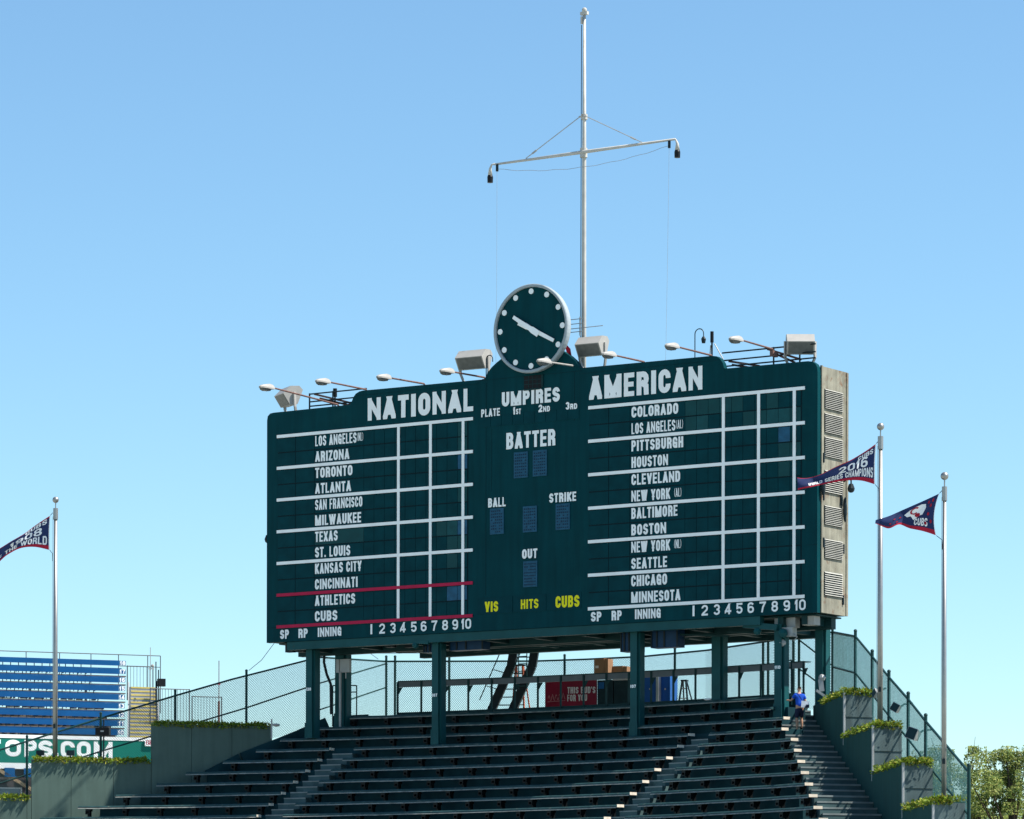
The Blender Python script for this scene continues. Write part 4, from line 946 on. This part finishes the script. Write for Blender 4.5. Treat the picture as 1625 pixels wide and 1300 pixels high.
# ------------------------------------------------------------------ flagpoles and flags
def flagpole(label, px, ptop, pbase, d, zb, r0, r1):
    b_ = at(px, pbase, d); tp = at(px, ptop, d); o = V(b_.x, b_.y, zb); h = tp.z-zb
    t = thing('flagpole', label, 'flagpole', o, 0, 'aluminium flagpoles on the planter walls')
    m = MB(); m.tube([(0, 0, 0), (0, 0, h*.35), (0, 0, h-.72)], [r0, r0*.98, r1], 16); m.build('pole', M_ALU, t, True)
    m = MB(); m.tube([(0, 0, h-.80), (0, 0, h-.40)], r1*1.45, 14); m.tube([(0, 0, h-.4), (0, 0, h-.2)], .02, 8); m.build('truck', M_ALU, t)
    m = MB(); m.ball((0, 0, h-.10), .115, 16); m.build('ball_finial', M_ALU, t, True)
    m = MB(); m.tube([(-r0*1.3, -.02, .9), (-r0*1.2, -.02, h*.5), (-r1*1.5, -.02, h-.7)], .007, 5); m.build('halyard', M_GALV, t)
    m = MB(); m.tube([(0, 0, -.02), (0, 0, .16)], [r0*2.0, r0*1.8], 14); m.build('base_collar', M_DARK, t)
    m = MB(); m.box(-.06, .02, -r0-.05, -r0+.01, 1.15, 1.30); m.build('cleat', M_DARK, t)
    return o, h
P1 = flagpole('aluminium flagpole on the left planter wall in front of the blue seats', 87.5, 789, 1206, 138.6, 15.08, .085, .062)
P2 = flagpole('aluminium flagpole nearest the scoreboard carrying the long champions pennant', 1396.5, 672, 1143, 120.0, 15.15, .085, .06)
P3 = flagpole('aluminium flagpole furthest right carrying the bear emblem pennant', 1498, 750, 1252, 110.0, 12.42, .070, .052)
def lerp_path(P, s):
    n = len(P)-1; x = min(max(s, 0), 1)*n; i = min(int(x), n-1); f = x-i
    # catmull-rom
    p0, p1, p2, p3 = P[max(i-1, 0)], P[i], P[i+1], P[min(i+2, n)]
    return tuple(.5*((2*b_)+(-a+c)*f+(2*a-5*b_+4*c-d)*f*f+(-a+3*b_-3*c+d)*f**3) for a, b_, c, d in zip(p0, p1, p2, p3))
def pennant(label, d, topc, botc, hoist_bulge, words, amp, emblem=None, top_red=.0, bot_red=.13, ph=0.0):
    t0 = at(topc[0][0], topc[0][1], d); o = V(t0.x, t0.y, t0.z)
    t = thing('pennant_flag', label, 'flag', o, 0, 'navy pennants on the flagpoles')
    k = d/FPX; X0, Y0_ = topc[0]
    TP = [((x-X0)*k, -(y-Y0_)*k) for x, y in topc]; BP = [((x-X0)*k, -(y-Y0_)*k) for x, y in botc]
    def surf(s, q, lift=0.0):     # s 0 hoist .. 1 tip, q 0 top .. 1 bottom
        a, b_ = lerp_path(TP, s), lerp_path(BP, s)
        x = a[0]*(1-q)+b_[0]*q + hoist_bulge*(1-s)**3*(4*q*(1-q)); z = a[1]*(1-q)+b_[1]*q
        y = 1.9*amp*s**.7*math.sin(9*s+2.2*q+ph)+.8*amp*math.sin(21*s-4*q+ph)*s + .25*s
        return V(x, y-lift, z)
    m = MB(); NS, NQ = 48, 24
    for i in range(NS):
        for j in range(NQ):
            s0, s1, q0, q1 = i/NS, (i+1)/NS, j/NQ, (j+1)/NQ
            q = (q0+q1)/2
            mi = 1 if q > 1-bot_red or q < top_red else 0
            if i == 0: mi = 2
            m.face([surf(s0, q0), surf(s0, q1), surf(s1, q1), surf(s1, q0)], mi)
    m.build('cloth', [M_NAVY, M_FRED, M_FWHITE], t, True)
    for s_, s0, s1, q0, q1, T in words:
        Lx = .62*len(s_); m = MB(); text(m, s_, 0, Lx, 0, 1, .17, lambda a, b_, l: surf(s0+(s1-s0)*a/Lx, q0+(q1-q0)*b_, .012+l*2))
        m.build('lettering', M_FWHITE, t)
    if emblem: emblem(t, surf)
    m = MB(); m.tube([surf(0, 0), V(.09, 0, .10)], .010, 5); m.tube([surf(0, 1), V(.07, 0, surf(0, 1).z-.12), V(.08, -.02, surf(0, 1).z-.4)], .010, 5); m.build('lashing', M_DARK, t)
    return t
pennant('navy pennant with white world champions lettering and red hem at the left edge', 138.6,
        [(80, 818), (58, 832), (36, 848), (12, 862), (-14, 876), (-45, 890)], [(79, 873), (55, 868), (32, 870), (10, 880), (-12, 897), (-50, 900)], -.02,
        [('1908', .56, .12, .54, .24, .10), ('CUBS', .36, .06, .20, .04, .10), ('OF THE WORLD', .80, .05, .87, .58, .045)], .05, top_red=.04)
pennant('long navy pennant with white series champions lettering streaming across the scoreboard end', 120.0,
        [(1390.5, 704), (1372, 717), (1350, 730), (1326, 741), (1302, 752), (1284, 757), (1266, 757)], [(1389, 769), (1368, 763), (1348, 762), (1326, 764), (1302, 769), (1284, 773), (1267, 777)], -.02,
        [('2016', .46, .11, .54, .20, .09), ('WORLD SERIES CHAMPIONS', .84, .04, .85, .57, .026), ('CUBS', .24, .05, .21, .07, .10)], .06, top_red=.06, ph=1.0)
def bear(t, surf):
    def disc(name, cx, cy, rx, ry, mt, l, n=20, a0=0, a1=360, pts=None):
        m = MB(); P = pts or [(cx+rx*math.cos(R(a0+(a1-a0)*i/n)), cy+ry*math.sin(R(a0+(a1-a0)*i/n))) for i in range(n)]
        c = (sum(p[0] for p in P)/len(P), sum(p[1] for p in P)/len(P))
        for i in range(len(P)):
            a, b_ = P[i], P[(i+1) % len(P)]
            m.face([surf(c[0], c[1], l), surf(a[0], a[1], l), surf(b_[0], b_[1], l)])
        return m.build(name, mt, t)
    disc('emblem', 0, 0, 0, 0, M_FWHITE, .016, pts=[(.20, .28), (.22, .16), (.30, .12), (.40, .14), (.48, .22), (.56, .42), (.50, .55), (.44, .50), (.38, .66), (.30, .52), (.24, .48)])
    m = MB()
    for i in range(14):
        a0, a1 = R(40+20*i), R(40+20*(i+1))
        if 40+20*(i+1) > 325: break
        q = lambda a, r: surf(.40-.075*r*math.cos(a), .30+.15*r*math.sin(a), .024)
        m.face([q(a0, 1), q(a1, 1), q(a1, .62), q(a0, .62)])
    m.build('emblem_letter', M_FRED, t)
    disc('emblem_mouth', .33, .48, .045, .07, M_FRED, .024)
    for cx, cy in ((.12, .25), (.14, .48), (.17, .75), (.09, .68), (.10, .12), (.62, .52), (.66, .75), (.72, .45), (.78, .70), (.17, .14)): disc('red_star', cx, cy, .02, .055, M_FRED, .02, n=5)
pennant('navy pennant with white bear head emblem and red trim on the right hand pole', 110.0,
        [(1491, 783), (1474, 791), (1456, 799), (1436, 807), (1414, 817), (1390, 825)], [(1486, 850), (1466, 843), (1446, 838), (1428, 832), (1410, 838), (1391, 829)], -.10,
        [('CUBS', .36, .14, .84, .60, .12)], .06, emblem=bear, top_red=.0, ph=2.2)

# ------------------------------------------------------------------ lights and small things on the side fences
def cube_light(label, p, rz, sz=.42, tilt=20):
    t = thing('floodlight', label, 'floodlight', p, rz); m = MB(); fr = Matrix.Rotation(R(tilt), 4, 'Y') @ Matrix.Rotation(R(-14), 4, 'X')
    a = sz; m.hexa([fr @ V(*q) for q in ((-a/2, -a*.42, -a/2), (a/2, -a*.42, -a/2), (a/2*.7, a*.42, -a/2*.7), (-a/2*.7, a*.42, -a/2*.7), (-a/2, -a*.42, a/2), (a/2, -a*.42, a/2), (a/2*.7, a*.42, a/2*.7), (-a/2*.7, a*.42, a/2*.7))]); m.build('housing', M_GALV, t)
    m = MB(); m.hexa([fr @ V(*q) for q in ((-a/2*.9, -a*.46, -a/2*.9), (a/2*.9, -a*.46, -a/2*.9), (a/2*.9, -a*.425, -a/2*.9), (-a/2*.9, -a*.425, -a/2*.9), (-a/2*.9, -a*.46, a/2*.9), (a/2*.9, -a*.46, a/2*.9), (a/2*.9, -a*.425, a/2*.9), (-a/2*.9, -a*.425, a/2*.9))]); m.build('lens', M_BOOTH, t)
    m = MB(); m.tube([fr @ V(0, a*.4, 0), V(.2, a*.5, .12), V(.5, a*.5, .14)], .03, 6); m.build('arm', M_FENCE, t)
cube_light('flat square floodlight hung on the right fence above the second planter', at(1422, 1124, 118.8), R(-35), .27, 28)
cube_light('boxy grey floodlight hung on the right fence above the third planter', at(1450, 1166, 115.7), R(-40), .36, 18)
cube_light('thin floodlight seen edge on beside the first right flagpole', at(1391, 1101, 122.6), R(-75), .24, 40)
t, p = placed('loudspeaker', 'black loudspeaker on a thin post above the middle left planter', 'speaker', 163.5, 1161, 138.9, R(-8))
m = MB(); m.box(-.25, .25, -.14, .14, -.14, .13); m.build('cabinet', M_BLACK, t); m = MB(); m.box(-.06, .06, -.148, -.141, -.02, .03); m.build('badge', M_GALV, t)
m = MB(); m.tube([(0, .1, .42), (0, .1, .13)], .03, 6); m.tube([(0, .1, -.14), (0, .1, -1.1)], .03, 6); m.build('post', M_DARK, t)
for px, lb in ((64, 'small dark ground light in the left planter beside the flagpole'), (112, 'small dark ground light right of the left flagpole')):
    t, p = placed('ground_light', lb, 'light', px, 1199, 138.7); m = MB(); m.tube([(0, 0, -.2), (0, 0, 0)], .03, 6); m.box(-.14, .14, -.1, .1, 0, .18); m.build('fitting', M_DARK, t)
t, p = placed('security_camera', 'small white camera on a pole at the right end of the upper left planter', 'camera', 431, 1150, 139.8); m = MB(); m.tube([(0, 0, -.5), (0, 0, .2)], .03, 6); m.build('pole', M_GALV, t); m = MB(); m.ball((.17, -.05, -.02), .09, 8, sc=(1.6, 1, .7)); m.tube([(0, 0, .02), (.14, -.03, .02)], .02, 5); m.build('head', M_LAMPW, t)
t, p = placed('bent_lamp', 'pale green lamp fitting at the head of the right hand stairs', 'lamp', 1302, 1090, 128.4)
m = MB(); m.bar((0, 0, .25), (.05, 0, -.15), .16, .12); m.bar((-.15, -.1, -.12), (.28, -.05, -.42), .10, .08); m.ball((.05, 0, .3), .12, 8); m.build('fitting', M_GALV, t)
# guy wires
for (x0, y0, d0, x1, y1, d1, lb) in ((435, 1021, 138.8, 395, 1064, 142.5, 'thin guy wire from the left lower corner of the scoreboard to the fence'), (576, 1018, 139, 600, 1046, 146, 'thin cable sagging under the scoreboard left of the middle')):
    a, b_ = at(x0, y0, d0), at(x1, y1, d1); m = MB(b_); mid = (a+b_)/2-V(0, 0, .12); m.tube([a, mid, b_], .011, 5); tag(m.build('guy_wire', M_DARK), lb, 'cable')
a, b_ = at(553, 1037, 150), at(1000, 1028, 146); m = MB(a); m.tube([a, at(770, 1036, 149), b_], .012, 5); tag(m.build('utility_cable', M_DARK), 'long thin cable crossing the sky under the scoreboard', 'cable')
# ------------------------------------------------------------------ rooftop seats across the street (far left)
RA = R(22.0); RX = Vector((math.cos(RA), math.sin(RA), 0)); RN = Vector((-math.sin(RA), math.cos(RA), 0))
RP = ray(0, 1100)*195; RP = Vector((RP.x, 195, 0))
RM = Matrix.Translation(RP) @ Matrix.Rotation(RA, 4, 'Z')     # local x along the front, y back, z world height
def rbox(m, x0, x1, y0, y1, z0, z1, mi=0): m.box(x0, x1, y0, y1, z0, z1, mi)
def rthing(name, label, cat, x, y, z, group=None): return thing(name, label, cat, RM @ Vector((x, y, z)), RA, group)
ZB, RISE, TR2 = 19.38, .505, .8
for j in range(9):
    num = 10+j; z = ZB+RISE*j; y = TR2*j
    t = rthing('blue_bench', 'long blue rooftop bench row with the number %d on its end' % num, 'bench', -3.6, y, z, 'blue bench rows across the street')
    m = MB(); XE = 9.72+.245*j; m.box(-3, XE, -.02, .03, 0, .27); m.build('back_board', M_RBLUE, t)
    m = MB(); m.box(-3, XE, -.42, -.14, -.20, -.16); m.build('seat', M_RBLUE if j % 2 else M_RBLUE, t)
    m = MB(); x = -3
    while x < 9.7:
        m.box(x-.02, x+.02, .0, .04, -.5, .0); m.box(x-.015, x+.015, -.42, .0, -.235, -.205)
        if j < 6 and rnd.random() < .9: m.box(x-.2*rnd.random(), x+.05+.3*rnd.random(), .05, .30, -.5, -.5+.4*rnd.random())
        if rnd.random() < .75: m.box(x+.10+.1*rnd.random(), x+.16+.1*rnd.random(), -.30, -.26, -.5, -.205)
        x += .42
    m.build('supports', M_DARK if j > 4 else M_BRICK, t)
    m = MB(); m.box(XE+.02, XE+.34, -.015, .02, .02, .26); pl = m.build('number_plate', M_RBLUE, t)
    m = MB(); text(m, str(num), XE+.04, XE+.32, .03, .22, .05, lambda a, b_, l: (a, -.018-l, b_)); m.build('lettering', M_WHITE, pl)
t = rthing('rooftop_building', 'flat roofed brick building across the street carrying blue bleachers', 'building', 0, 0, 0)
m = MB(); m.box(-14, 12.8, -.5, 16, 0, 17.55); m.build('wall', M_BRICK, t)
m = MB(); m.box(-14, 12.85, -.56, 16.05, 17.553, 17.72); m.build('roof', M_ROOFT, t)
m = MB()
for j in range(9): m.box(-7, 6.35+.245*j, TR2*j-.45, TR2*j-.1, ZB+RISE*j-.62, ZB+RISE*j-.56)
for j in range(4): m.box(-7, 6.3, TR2*j+.30, TR2*j+.338, ZB+RISE*j-.515, ZB+RISE*j-.16)
m.build('seating_deck', mat('deck_timber_shade', (0.13, 0.12, 0.11), 0.8, 0.35, 4.0), t)  # wood and steel deck, coloured dark for the shade between rows
for x in (-6, -3, 0, 3, 6):
    m = MB()
    for y in (2.0, 5.5): m.box(x-.06, x+.06, y-.06, y+.06, 17.725, ZB+RISE*y/TR2-.7)
    m.build('deck_post', M_GALV, t)
for x in (-4.5, -2.4, -.3):
    m = MB(); m.box(x, x+1.3, -.56, -.505, 14.6, 16.6); f = m.build('window', M_GALV, t)
    m = MB(); m.box(x+.08, x+1.22, -.58, -.563, 14.68, 16.52); m.build('pane', M_GLASS, f)
t = rthing('banner', 'long green banner with large white web address letters under the blue seats', 'banner', 0, -.62, 18.45)
m = MB(); m.box(-7, 7.95, 0, .05, -.62, .62); m.build('cloth', M_BANNER, t)
m = MB(); m.box(-7, 7.95, -.02, .07, .623, .80); m.box(-7, 7.95, -.02, .07, -.92, -.623); m.build('border_strip', M_WHITE, t)
m = MB()
for ch, a, b_ in (('T', -.95, -.12), ('O', .12, .92), ('P', 1.10, 1.74), ('S', 1.82, 2.56), ('.', 2.66, 2.86), ('C', 2.98, 3.70), ('O', 3.82, 4.54), ('M', 4.70, 5.68)):
    text(m, ch, a, b_, -.30, .84, .21, lambda u, v, l: (u, -.004-l, v))
m.build('lettering', M_WHITE, t)
t = rthing('exit_sign', 'small white exit sign with red letters at the end of the green banner', 'sign', 7.38, -.72, 18.98)
m = MB(); m.box(-.02, .46, 0, .04, -.16, .22); m.build('plate', M_WHITE, t); m = MB(); text(m, 'EXIT', .04, .40, -.08, .22, .045, lambda a, b_, l: (a, -.003-l, b_)); m.build('lettering', M_RED, t)
t = rthing('wooden_brace', 'weathered diagonal timber brace below the green banner', 'beam', 0, -.7, 17.0)
m = MB(); m.bar((-1.2, 0, 1.0), (1.55, 0, -.55), .10, .16); m.build('timber', M_WOOD, t)
for x in (.3, 1.3):
    t = rthing('stadium_chair', 'blue plastic chair under the green banner, %s of two' % ('left' if x < 1 else 'right'), 'chair', x, -.75, 17.15)
    m = MB(); m.box(-.25, .28, 0, .06, 0, .42); m.box(-.25, .28, -.35, 0, -.04, .0); m.build('shell', M_RBLUE, t)
t = rthing('roof_stairs', 'metal stairs with yellow edged treads beside the blue benches', 'stairs', 6.75, 0, ZB-.4)
m = MB()
for i in range(16): k_ = .116*i; m.box(k_, 1.42+k_, .38*i, .38*i+.38, .22*i-.9, .22*i+.0, 0); m.box(.02+k_, 1.40+k_, .38*i-.02, .38*i-.003, .22*i-.075, .22*i+.003, 1)
m.build('treads', [M_GALV, M_YNOSE], t)
m = MB(); m.bar((-.12, -.1, .0), (1.72, 6.0, 3.5), .06, .16); m.bar((1.50, -.1, .0), (3.34, 6.0, 3.5), .06, .16); m.build('stringer', M_GALV, t)
def picket(label, x0, x1, y, z0, z1, step=.16, mid=None):
    t = rthing('picket_railing', label, 'railing', x0, y, z0); m = MB(); m.tube([(0, 0, z1-z0), (x1-x0, 0, z1-z0)], .025, 5); m.tube([(0, 0, .05), (x1-x0, 0, .05)], .02, 5)
    if mid: m.tube([(0, 0, mid), (x1-x0, 0, mid)], .02, 5)
    m.build('rail', M_RAILG, t); m = MB(); n = int((x1-x0)/step)
    for i in range(n+1): m.tube([((x1-x0)*i/n, 0, .05), ((x1-x0)*i/n, 0, z1-z0)], .013, 4)
    m.build('pickets', M_RAILG, t); m = MB()
    for x in (0, x1-x0): m.tube([(x, 0, -.3), (x, 0, z1-z0+.03)], .03, 6)
    m.build('post', M_RAILG, t)
picket('barred railing at the head of the yellow edged stairs', 8.45, 9.85, 6.2, 21.9, 23.4)
picket('tall section of barred railing on the rooftop right of the stairs', 8.45, 10.55, 2.0, 20.1, 21.95)
picket('lower section of barred railing on the rooftop nearest the red topped pole', 10.7, 12.3, 2.0, 20.0, 21.6)
t = rthing('top_rail', 'long thin guard rail along the back of the blue benches', 'railing', -6, 7.0, 22.5)
m = MB(); m.tube([(0, 0, 1.55), (16.5, 0, 1.55)], .025, 5); m.tube([(14.2, 0, .95), (16.5, 0, .95)], .02, 5); m.build('rail', M_RAILG, t)
for x in (.2, 2, 3.8, 5.6, 7.4, 9.2, 11, 12.7, 14.2, 15.8, 16.5): m = MB(); m.tube([(x, 0, 0 if x < 15 else -1.5), (x, 0, 1.55)], .025, 5); m.build('post', M_RAILG, t)
t = rthing('stair_post', 'cluttered dark post with a black box at the top of the rooftop stairs', 'post', 9.35, 4.0, 19.5)
m = MB()
for x in (0, .14): m.tube([(x, 0, 0), (x, 0, 4.0-x*3)], .03, 5)
m.tube([(.07, 0, .2), (.05, .1, 3.0)], .05, 5); m.build('pole', M_DARK, t)
m = MB(); m.box(.12, .50, -.1, .2, 2.72, 3.12); m.build('speaker_box', M_BLACK, t)
t = rthing('antenna_pole', 'thin pole with a white camera rising right of the blue benches', 'antenna', 8.75, 3.0, 19.6)
m = MB(); m.tube([(0, 0, 0), (0, 0, 4.55)], .02, 5); m.build('pole', M_GALV, t); m = MB(); m.ball((.12, 0, 3.6), .09, 8); m.box(-.08, .2, -.03, .03, 3.42, 3.47); m.build('camera', M_LAMPW, t)
t = rthing('antenna_pole', 'dark pole with a small red lamp beside the rooftop railing', 'antenna', 12.15, 2.0, 19.2)
m = MB(); m.tube([(0, 0, 0), (0, 0, 2.2)], .06, 6); m.tube([(0, 0, 2.2), (0, 0, 4.3)], .022, 5); m.build('pole', M_RUST, t); m = MB(); m.box(-.06, .06, -.05, .05, 3.05, 3.17); m.build('red_lamp', M_RED, t)
# parapet edge of the roof terrace behind the railings
t = rthing('roof_parapet', 'pale low parapet under the rooftop railings', 'wall', 10.4, 2.4, 18)
m = MB(); m.box(-2.3, 2.3, 0, .3, -.3, 1.55); m.build('wall', M_ROOFT, t)

# ------------------------------------------------------------------ trees at lower right
def tree(px, py, d, h, cr, label, seed):
    r2 = random.Random(seed); tp = at(px, py, d); o = V(tp.x, d, 0); t = thing('leafy_tree', label, 'tree', o, 0, 'trees beyond the right hand fence')
    H = tp.z
    m = MB(); m.tube([(0, 0, -.1), (.1, 0, H*.3), (.0, .1, H*.55), (.1, 0, H*.8)], [.28, .2, .13, .06], 8); m.build('trunk', M_BARK, t)
    tips = []; m = MB(); zc = H-2.3
    for i in range(120):
        while True:
            x, y, z = r2.uniform(-1, 1), r2.uniform(-1, 1), r2.uniform(-1, 1)
            q = x*x+y*y+z*z
            if .12 < q < 1: break
        a = math.atan2(y, x); bump = 1+.22*math.sin(3*a+seed)+.15*math.sin(5*z*2+seed*2)
        c = V(x*cr*bump, y*cr*bump, zc+z*2.1*(1+.12*math.sin(4*a+seed))-.7*max(0, (x*x+y*y)-.4))
        if i < 85: tips.append(c)
        else: c = V(c.x*1.25, c.y*1.25, zc-2-3.5*r2.random()); tips.append(c)
        if i % 2 == 0:
            p0 = V(0, 0, max(H*.35, c.z-1.8-r2.random())); m.tube([p0, p0.lerp(c, .55)+V(0, 0, .15), c], [.06, .035, .010], 5, cap=False)
    for i in range(5):     # bare twigs reaching out of the top
        x = r2.uniform(-.8, .8)*cr; p0 = V(x*.6, 0, H-1.0); p1 = V(x, r2.uniform(-.3, .3), H+r2.uniform(-.25, .12)); m.tube([p0, p1], [.02, .006], 4, cap=False); tips.append(p0.lerp(p1, .6))
    m.build('limbs', M_BARK, t)
    m = MB()
    for c in tips:
        n = r2.randint(170, 320); rad = r2.uniform(.20, .40); dark = r2.random()
        for k in range(n):
            gg = lambda f: max(-1.25, min(1.25, r2.gauss(0, 1)))*rad*f
            p = c+V(gg(.6), gg(.6), gg(.5)); s = r2.uniform(.026, .056)
            u = V(r2.gauss(0, 1), r2.gauss(0, 1), r2.gauss(0, 1)).normalized(); v = u.orthogonal().normalized(); 
            q = r2.random(); mi = 1 if q < .28 else (2 if q < .28+.35*dark else 0)
            m.face([p-u*s, p+v*s*.55, p+u*s, p-v*s*.55], mi)
    m.build('crown', [M_TREE, M_TREE2, M_TREE3], t)
tree(1526, 1174, 122, 0, 1.45, 'yellow green tree right behind the end of the right hand fence', 3)
tree(1608, 1178, 118, 0, 1.5, 'yellow green tree at the right edge with bare twigs on top', 11)
tree(1570, 1212, 125, 0, 1.7, 'lower bushy tree filling the gap between the two taller trees', 23)
tree(1468, 1195, 134, 0, 0.9, 'tree showing through the wire mesh of the right hand fence', 31)

# ------------------------------------------------------------------ person climbing the stairs
def skin_obj(name, nodes, edges, mt, parent, sub=2):
    me = bpy.data.meshes.new(name); me.from_pydata([n[0] for n in nodes], edges, []); me.materials.append(mt)
    ob = bpy.data.objects.new(name, me); COL.objects.link(ob); ob.parent = parent
    md = ob.modifiers.new('skin', 'SKIN'); md.use_smooth_shade = True
    lay = me.skin_vertices[0] if me.skin_vertices else None
    if lay is None:
        me.attributes.new('x', 'FLOAT', 'POINT'); 
    for i, n in enumerate(nodes):
        r = n[1]; me.skin_vertices[0].data[i].radius = (r, r) if not isinstance(r, tuple) else r
        me.skin_vertices[0].data[i].use_root = (i == 0)
    sb_ = ob.modifiers.new('sub', 'SUBSURF'); sb_.levels = sub; sb_.render_levels = sub
    return ob
PS = .86
pp = V(9.45, 127.7, zs(127.4)+.03)
per = thing('person', 'person in blue shirt and dark shorts climbing the stairs with left hand raised', 'person', pp, R(12))
def sc(n): return [((x*PS, y*PS, z*PS), (r*PS if not isinstance(r, tuple) else (r[0]*PS, r[1]*PS))) for (x, y, z), r in n]
body = sc([((0, 0, .95), (.15, .11)), ((0, .02, 1.10), (.14, .10)), ((0, .05, 1.28), (.15, .10)), ((0, .06, 1.42), (.11, .085)), ((.01, .09, 1.50), .055), ((.02, .12, 1.575), (.062, .075)), ((.02, .13, 1.66), (.078, .092)), ((.02, .12, 1.735), (.05, .065)),
  ((-.17, .06, 1.42), .055), ((-.30, .10, 1.22), .042), ((-.36, .34, 1.24), .033), ((-.375, .42, 1.255), .035),
  ((.18, .05, 1.41), .055), ((.25, .02, 1.15), .042), ((.20, .16, .98), .033), ((.19, .22, .93), .035),
  ((-.09, .0, .88), .095), ((-.10, .05, .50), .058), ((-.10, -.02, .28), .058), ((-.10, -.02, .08), .036), ((-.11, .12, .03), .032),
  ((.09, .02, .88), .095), ((.11, .16, .56), .058), ((.12, .12, .40), .058), ((.12, .10, .20), .036), ((.12, .24, .16), .032)])
E_ = [(0, 1), (1, 2), (2, 3), (3, 4), (4, 5), (5, 6), (6, 7), (3, 8), (8, 9), (9, 10), (10, 11), (3, 12), (12, 13), (13, 14), (14, 15), (0, 16), (16, 17), (17, 18), (18, 19), (19, 20), (0, 21), (21, 22), (22, 23), (23, 24), (24, 25)]
for hi, base, dr in ((11, (-.375, .42, 1.255), (-.08, .95, .12)), (15, (.19, .22, .93), (0, .7, -.6))):
    for f in range(5):
        off = (f-2)*.018; L = (.05, .075, .08, .075, .06)[f] if f else .05
        b_ = len(body); x, y, z = base
        if f == 0: p1 = (x+.035, y+dr[1]*.02, z+dr[2]*.02); p2 = (x+.05, y+dr[1]*.05, z+dr[2]*.05-.01)
        else: p1 = (x+off+dr[0]*.04, y+dr[1]*.045, z+dr[2]*.045); p2 = (x+off+dr[0]*L, y+dr[1]*L, z+dr[2]*L-.02)
        body += sc([(p1, .011), (p2, .009)]); E_ += [(hi, b_), (b_, b_+1)]
skin_obj('body', body, E_, M_SKIN, per)
skin_obj('shirt', sc([((0, .0, .93), (.165, .125)), ((0, .02, 1.10), (.158, .118)), ((0, .05, 1.28), (.168, .118)), ((0, .06, 1.42), (.13, .10)), ((.01, .08, 1.47), (.075, .07)), ((-.17, .06, 1.415), .073), ((-.255, .085, 1.29), .066), ((.18, .05, 1.405), .073), ((.232, .03, 1.25), .066)]),
         [(0, 1), (1, 2), (2, 3), (3, 4), (3, 5), (5, 6), (3, 7), (7, 8)], M_SHIRT, per)
skin_obj('shorts', sc([((0, 0, .97), (.16, .12)), ((0, 0, .90), (.16, .125)), ((-.09, .01, .80), .112), ((-.10, .045, .53), .092), ((.09, .03, .80), .112), ((.11, .145, .58), .092)]), [(0, 1), (1, 2), (2, 3), (1, 4), (4, 5)], M_SHORT, per)
skin_obj('hair', sc([((.02, .10, 1.665), (.078, .085)), ((.02, .10, 1.71), (.085, .095)), ((.02, .12, 1.755), (.055, .07))]), [(0, 1), (1, 2)], M_HAIR, per)
m = MB()
for sx in (-1, 1): m.ball(((.02+sx*.085)*PS, .125*PS, 1.655*PS), .024*PS, 8, sc=(.5, 1, 1.4))
m.build('ear', M_SKIN, per, True)
for x, y, z in ((-.105, .02, .035), (.12, .15, .165)):
    m = MB(); m.ball((x*PS, (y+.03)*PS, z*PS), .06*PS, 10, sc=(.85, 2.1, .75)); m.build('shoe', M_BLACK, per, True)
bo = pp+V(.17, -.10, .92); t = thing('shoulder_bag', 'pale blue and white bag slung on the back of the climbing person', 'bag', bo)
m = MB(); m.hexa([(-.14, -.09, -.11), (.12, -.08, -.13), (.11, .02, -.13), (-.13, .02, -.11), (-.12, -.07, .11), (.14, -.07, .09), (.12, .02, .09), (-.10, .02, .11)]); m.build('pouch', M_BAG, t)
m = MB(); m.hexa([(-.02, -.097, -.12), (.13, -.09, -.13), (.13, -.092+.02, -.13), (-.02, -.08, -.12), (.03, -.095, -.02), (.14, -.09, -.03), (.14, -.07, -.03), (.03, -.075, -.02)]); m.build('pocket', M_SHORT, t)
m = MB(); m.tube([(-.08, -.02, .10), (-.20, -.04, .28), (-.27, .05, .37)], .013, 5); m.build('strap', M_SHORT, t)
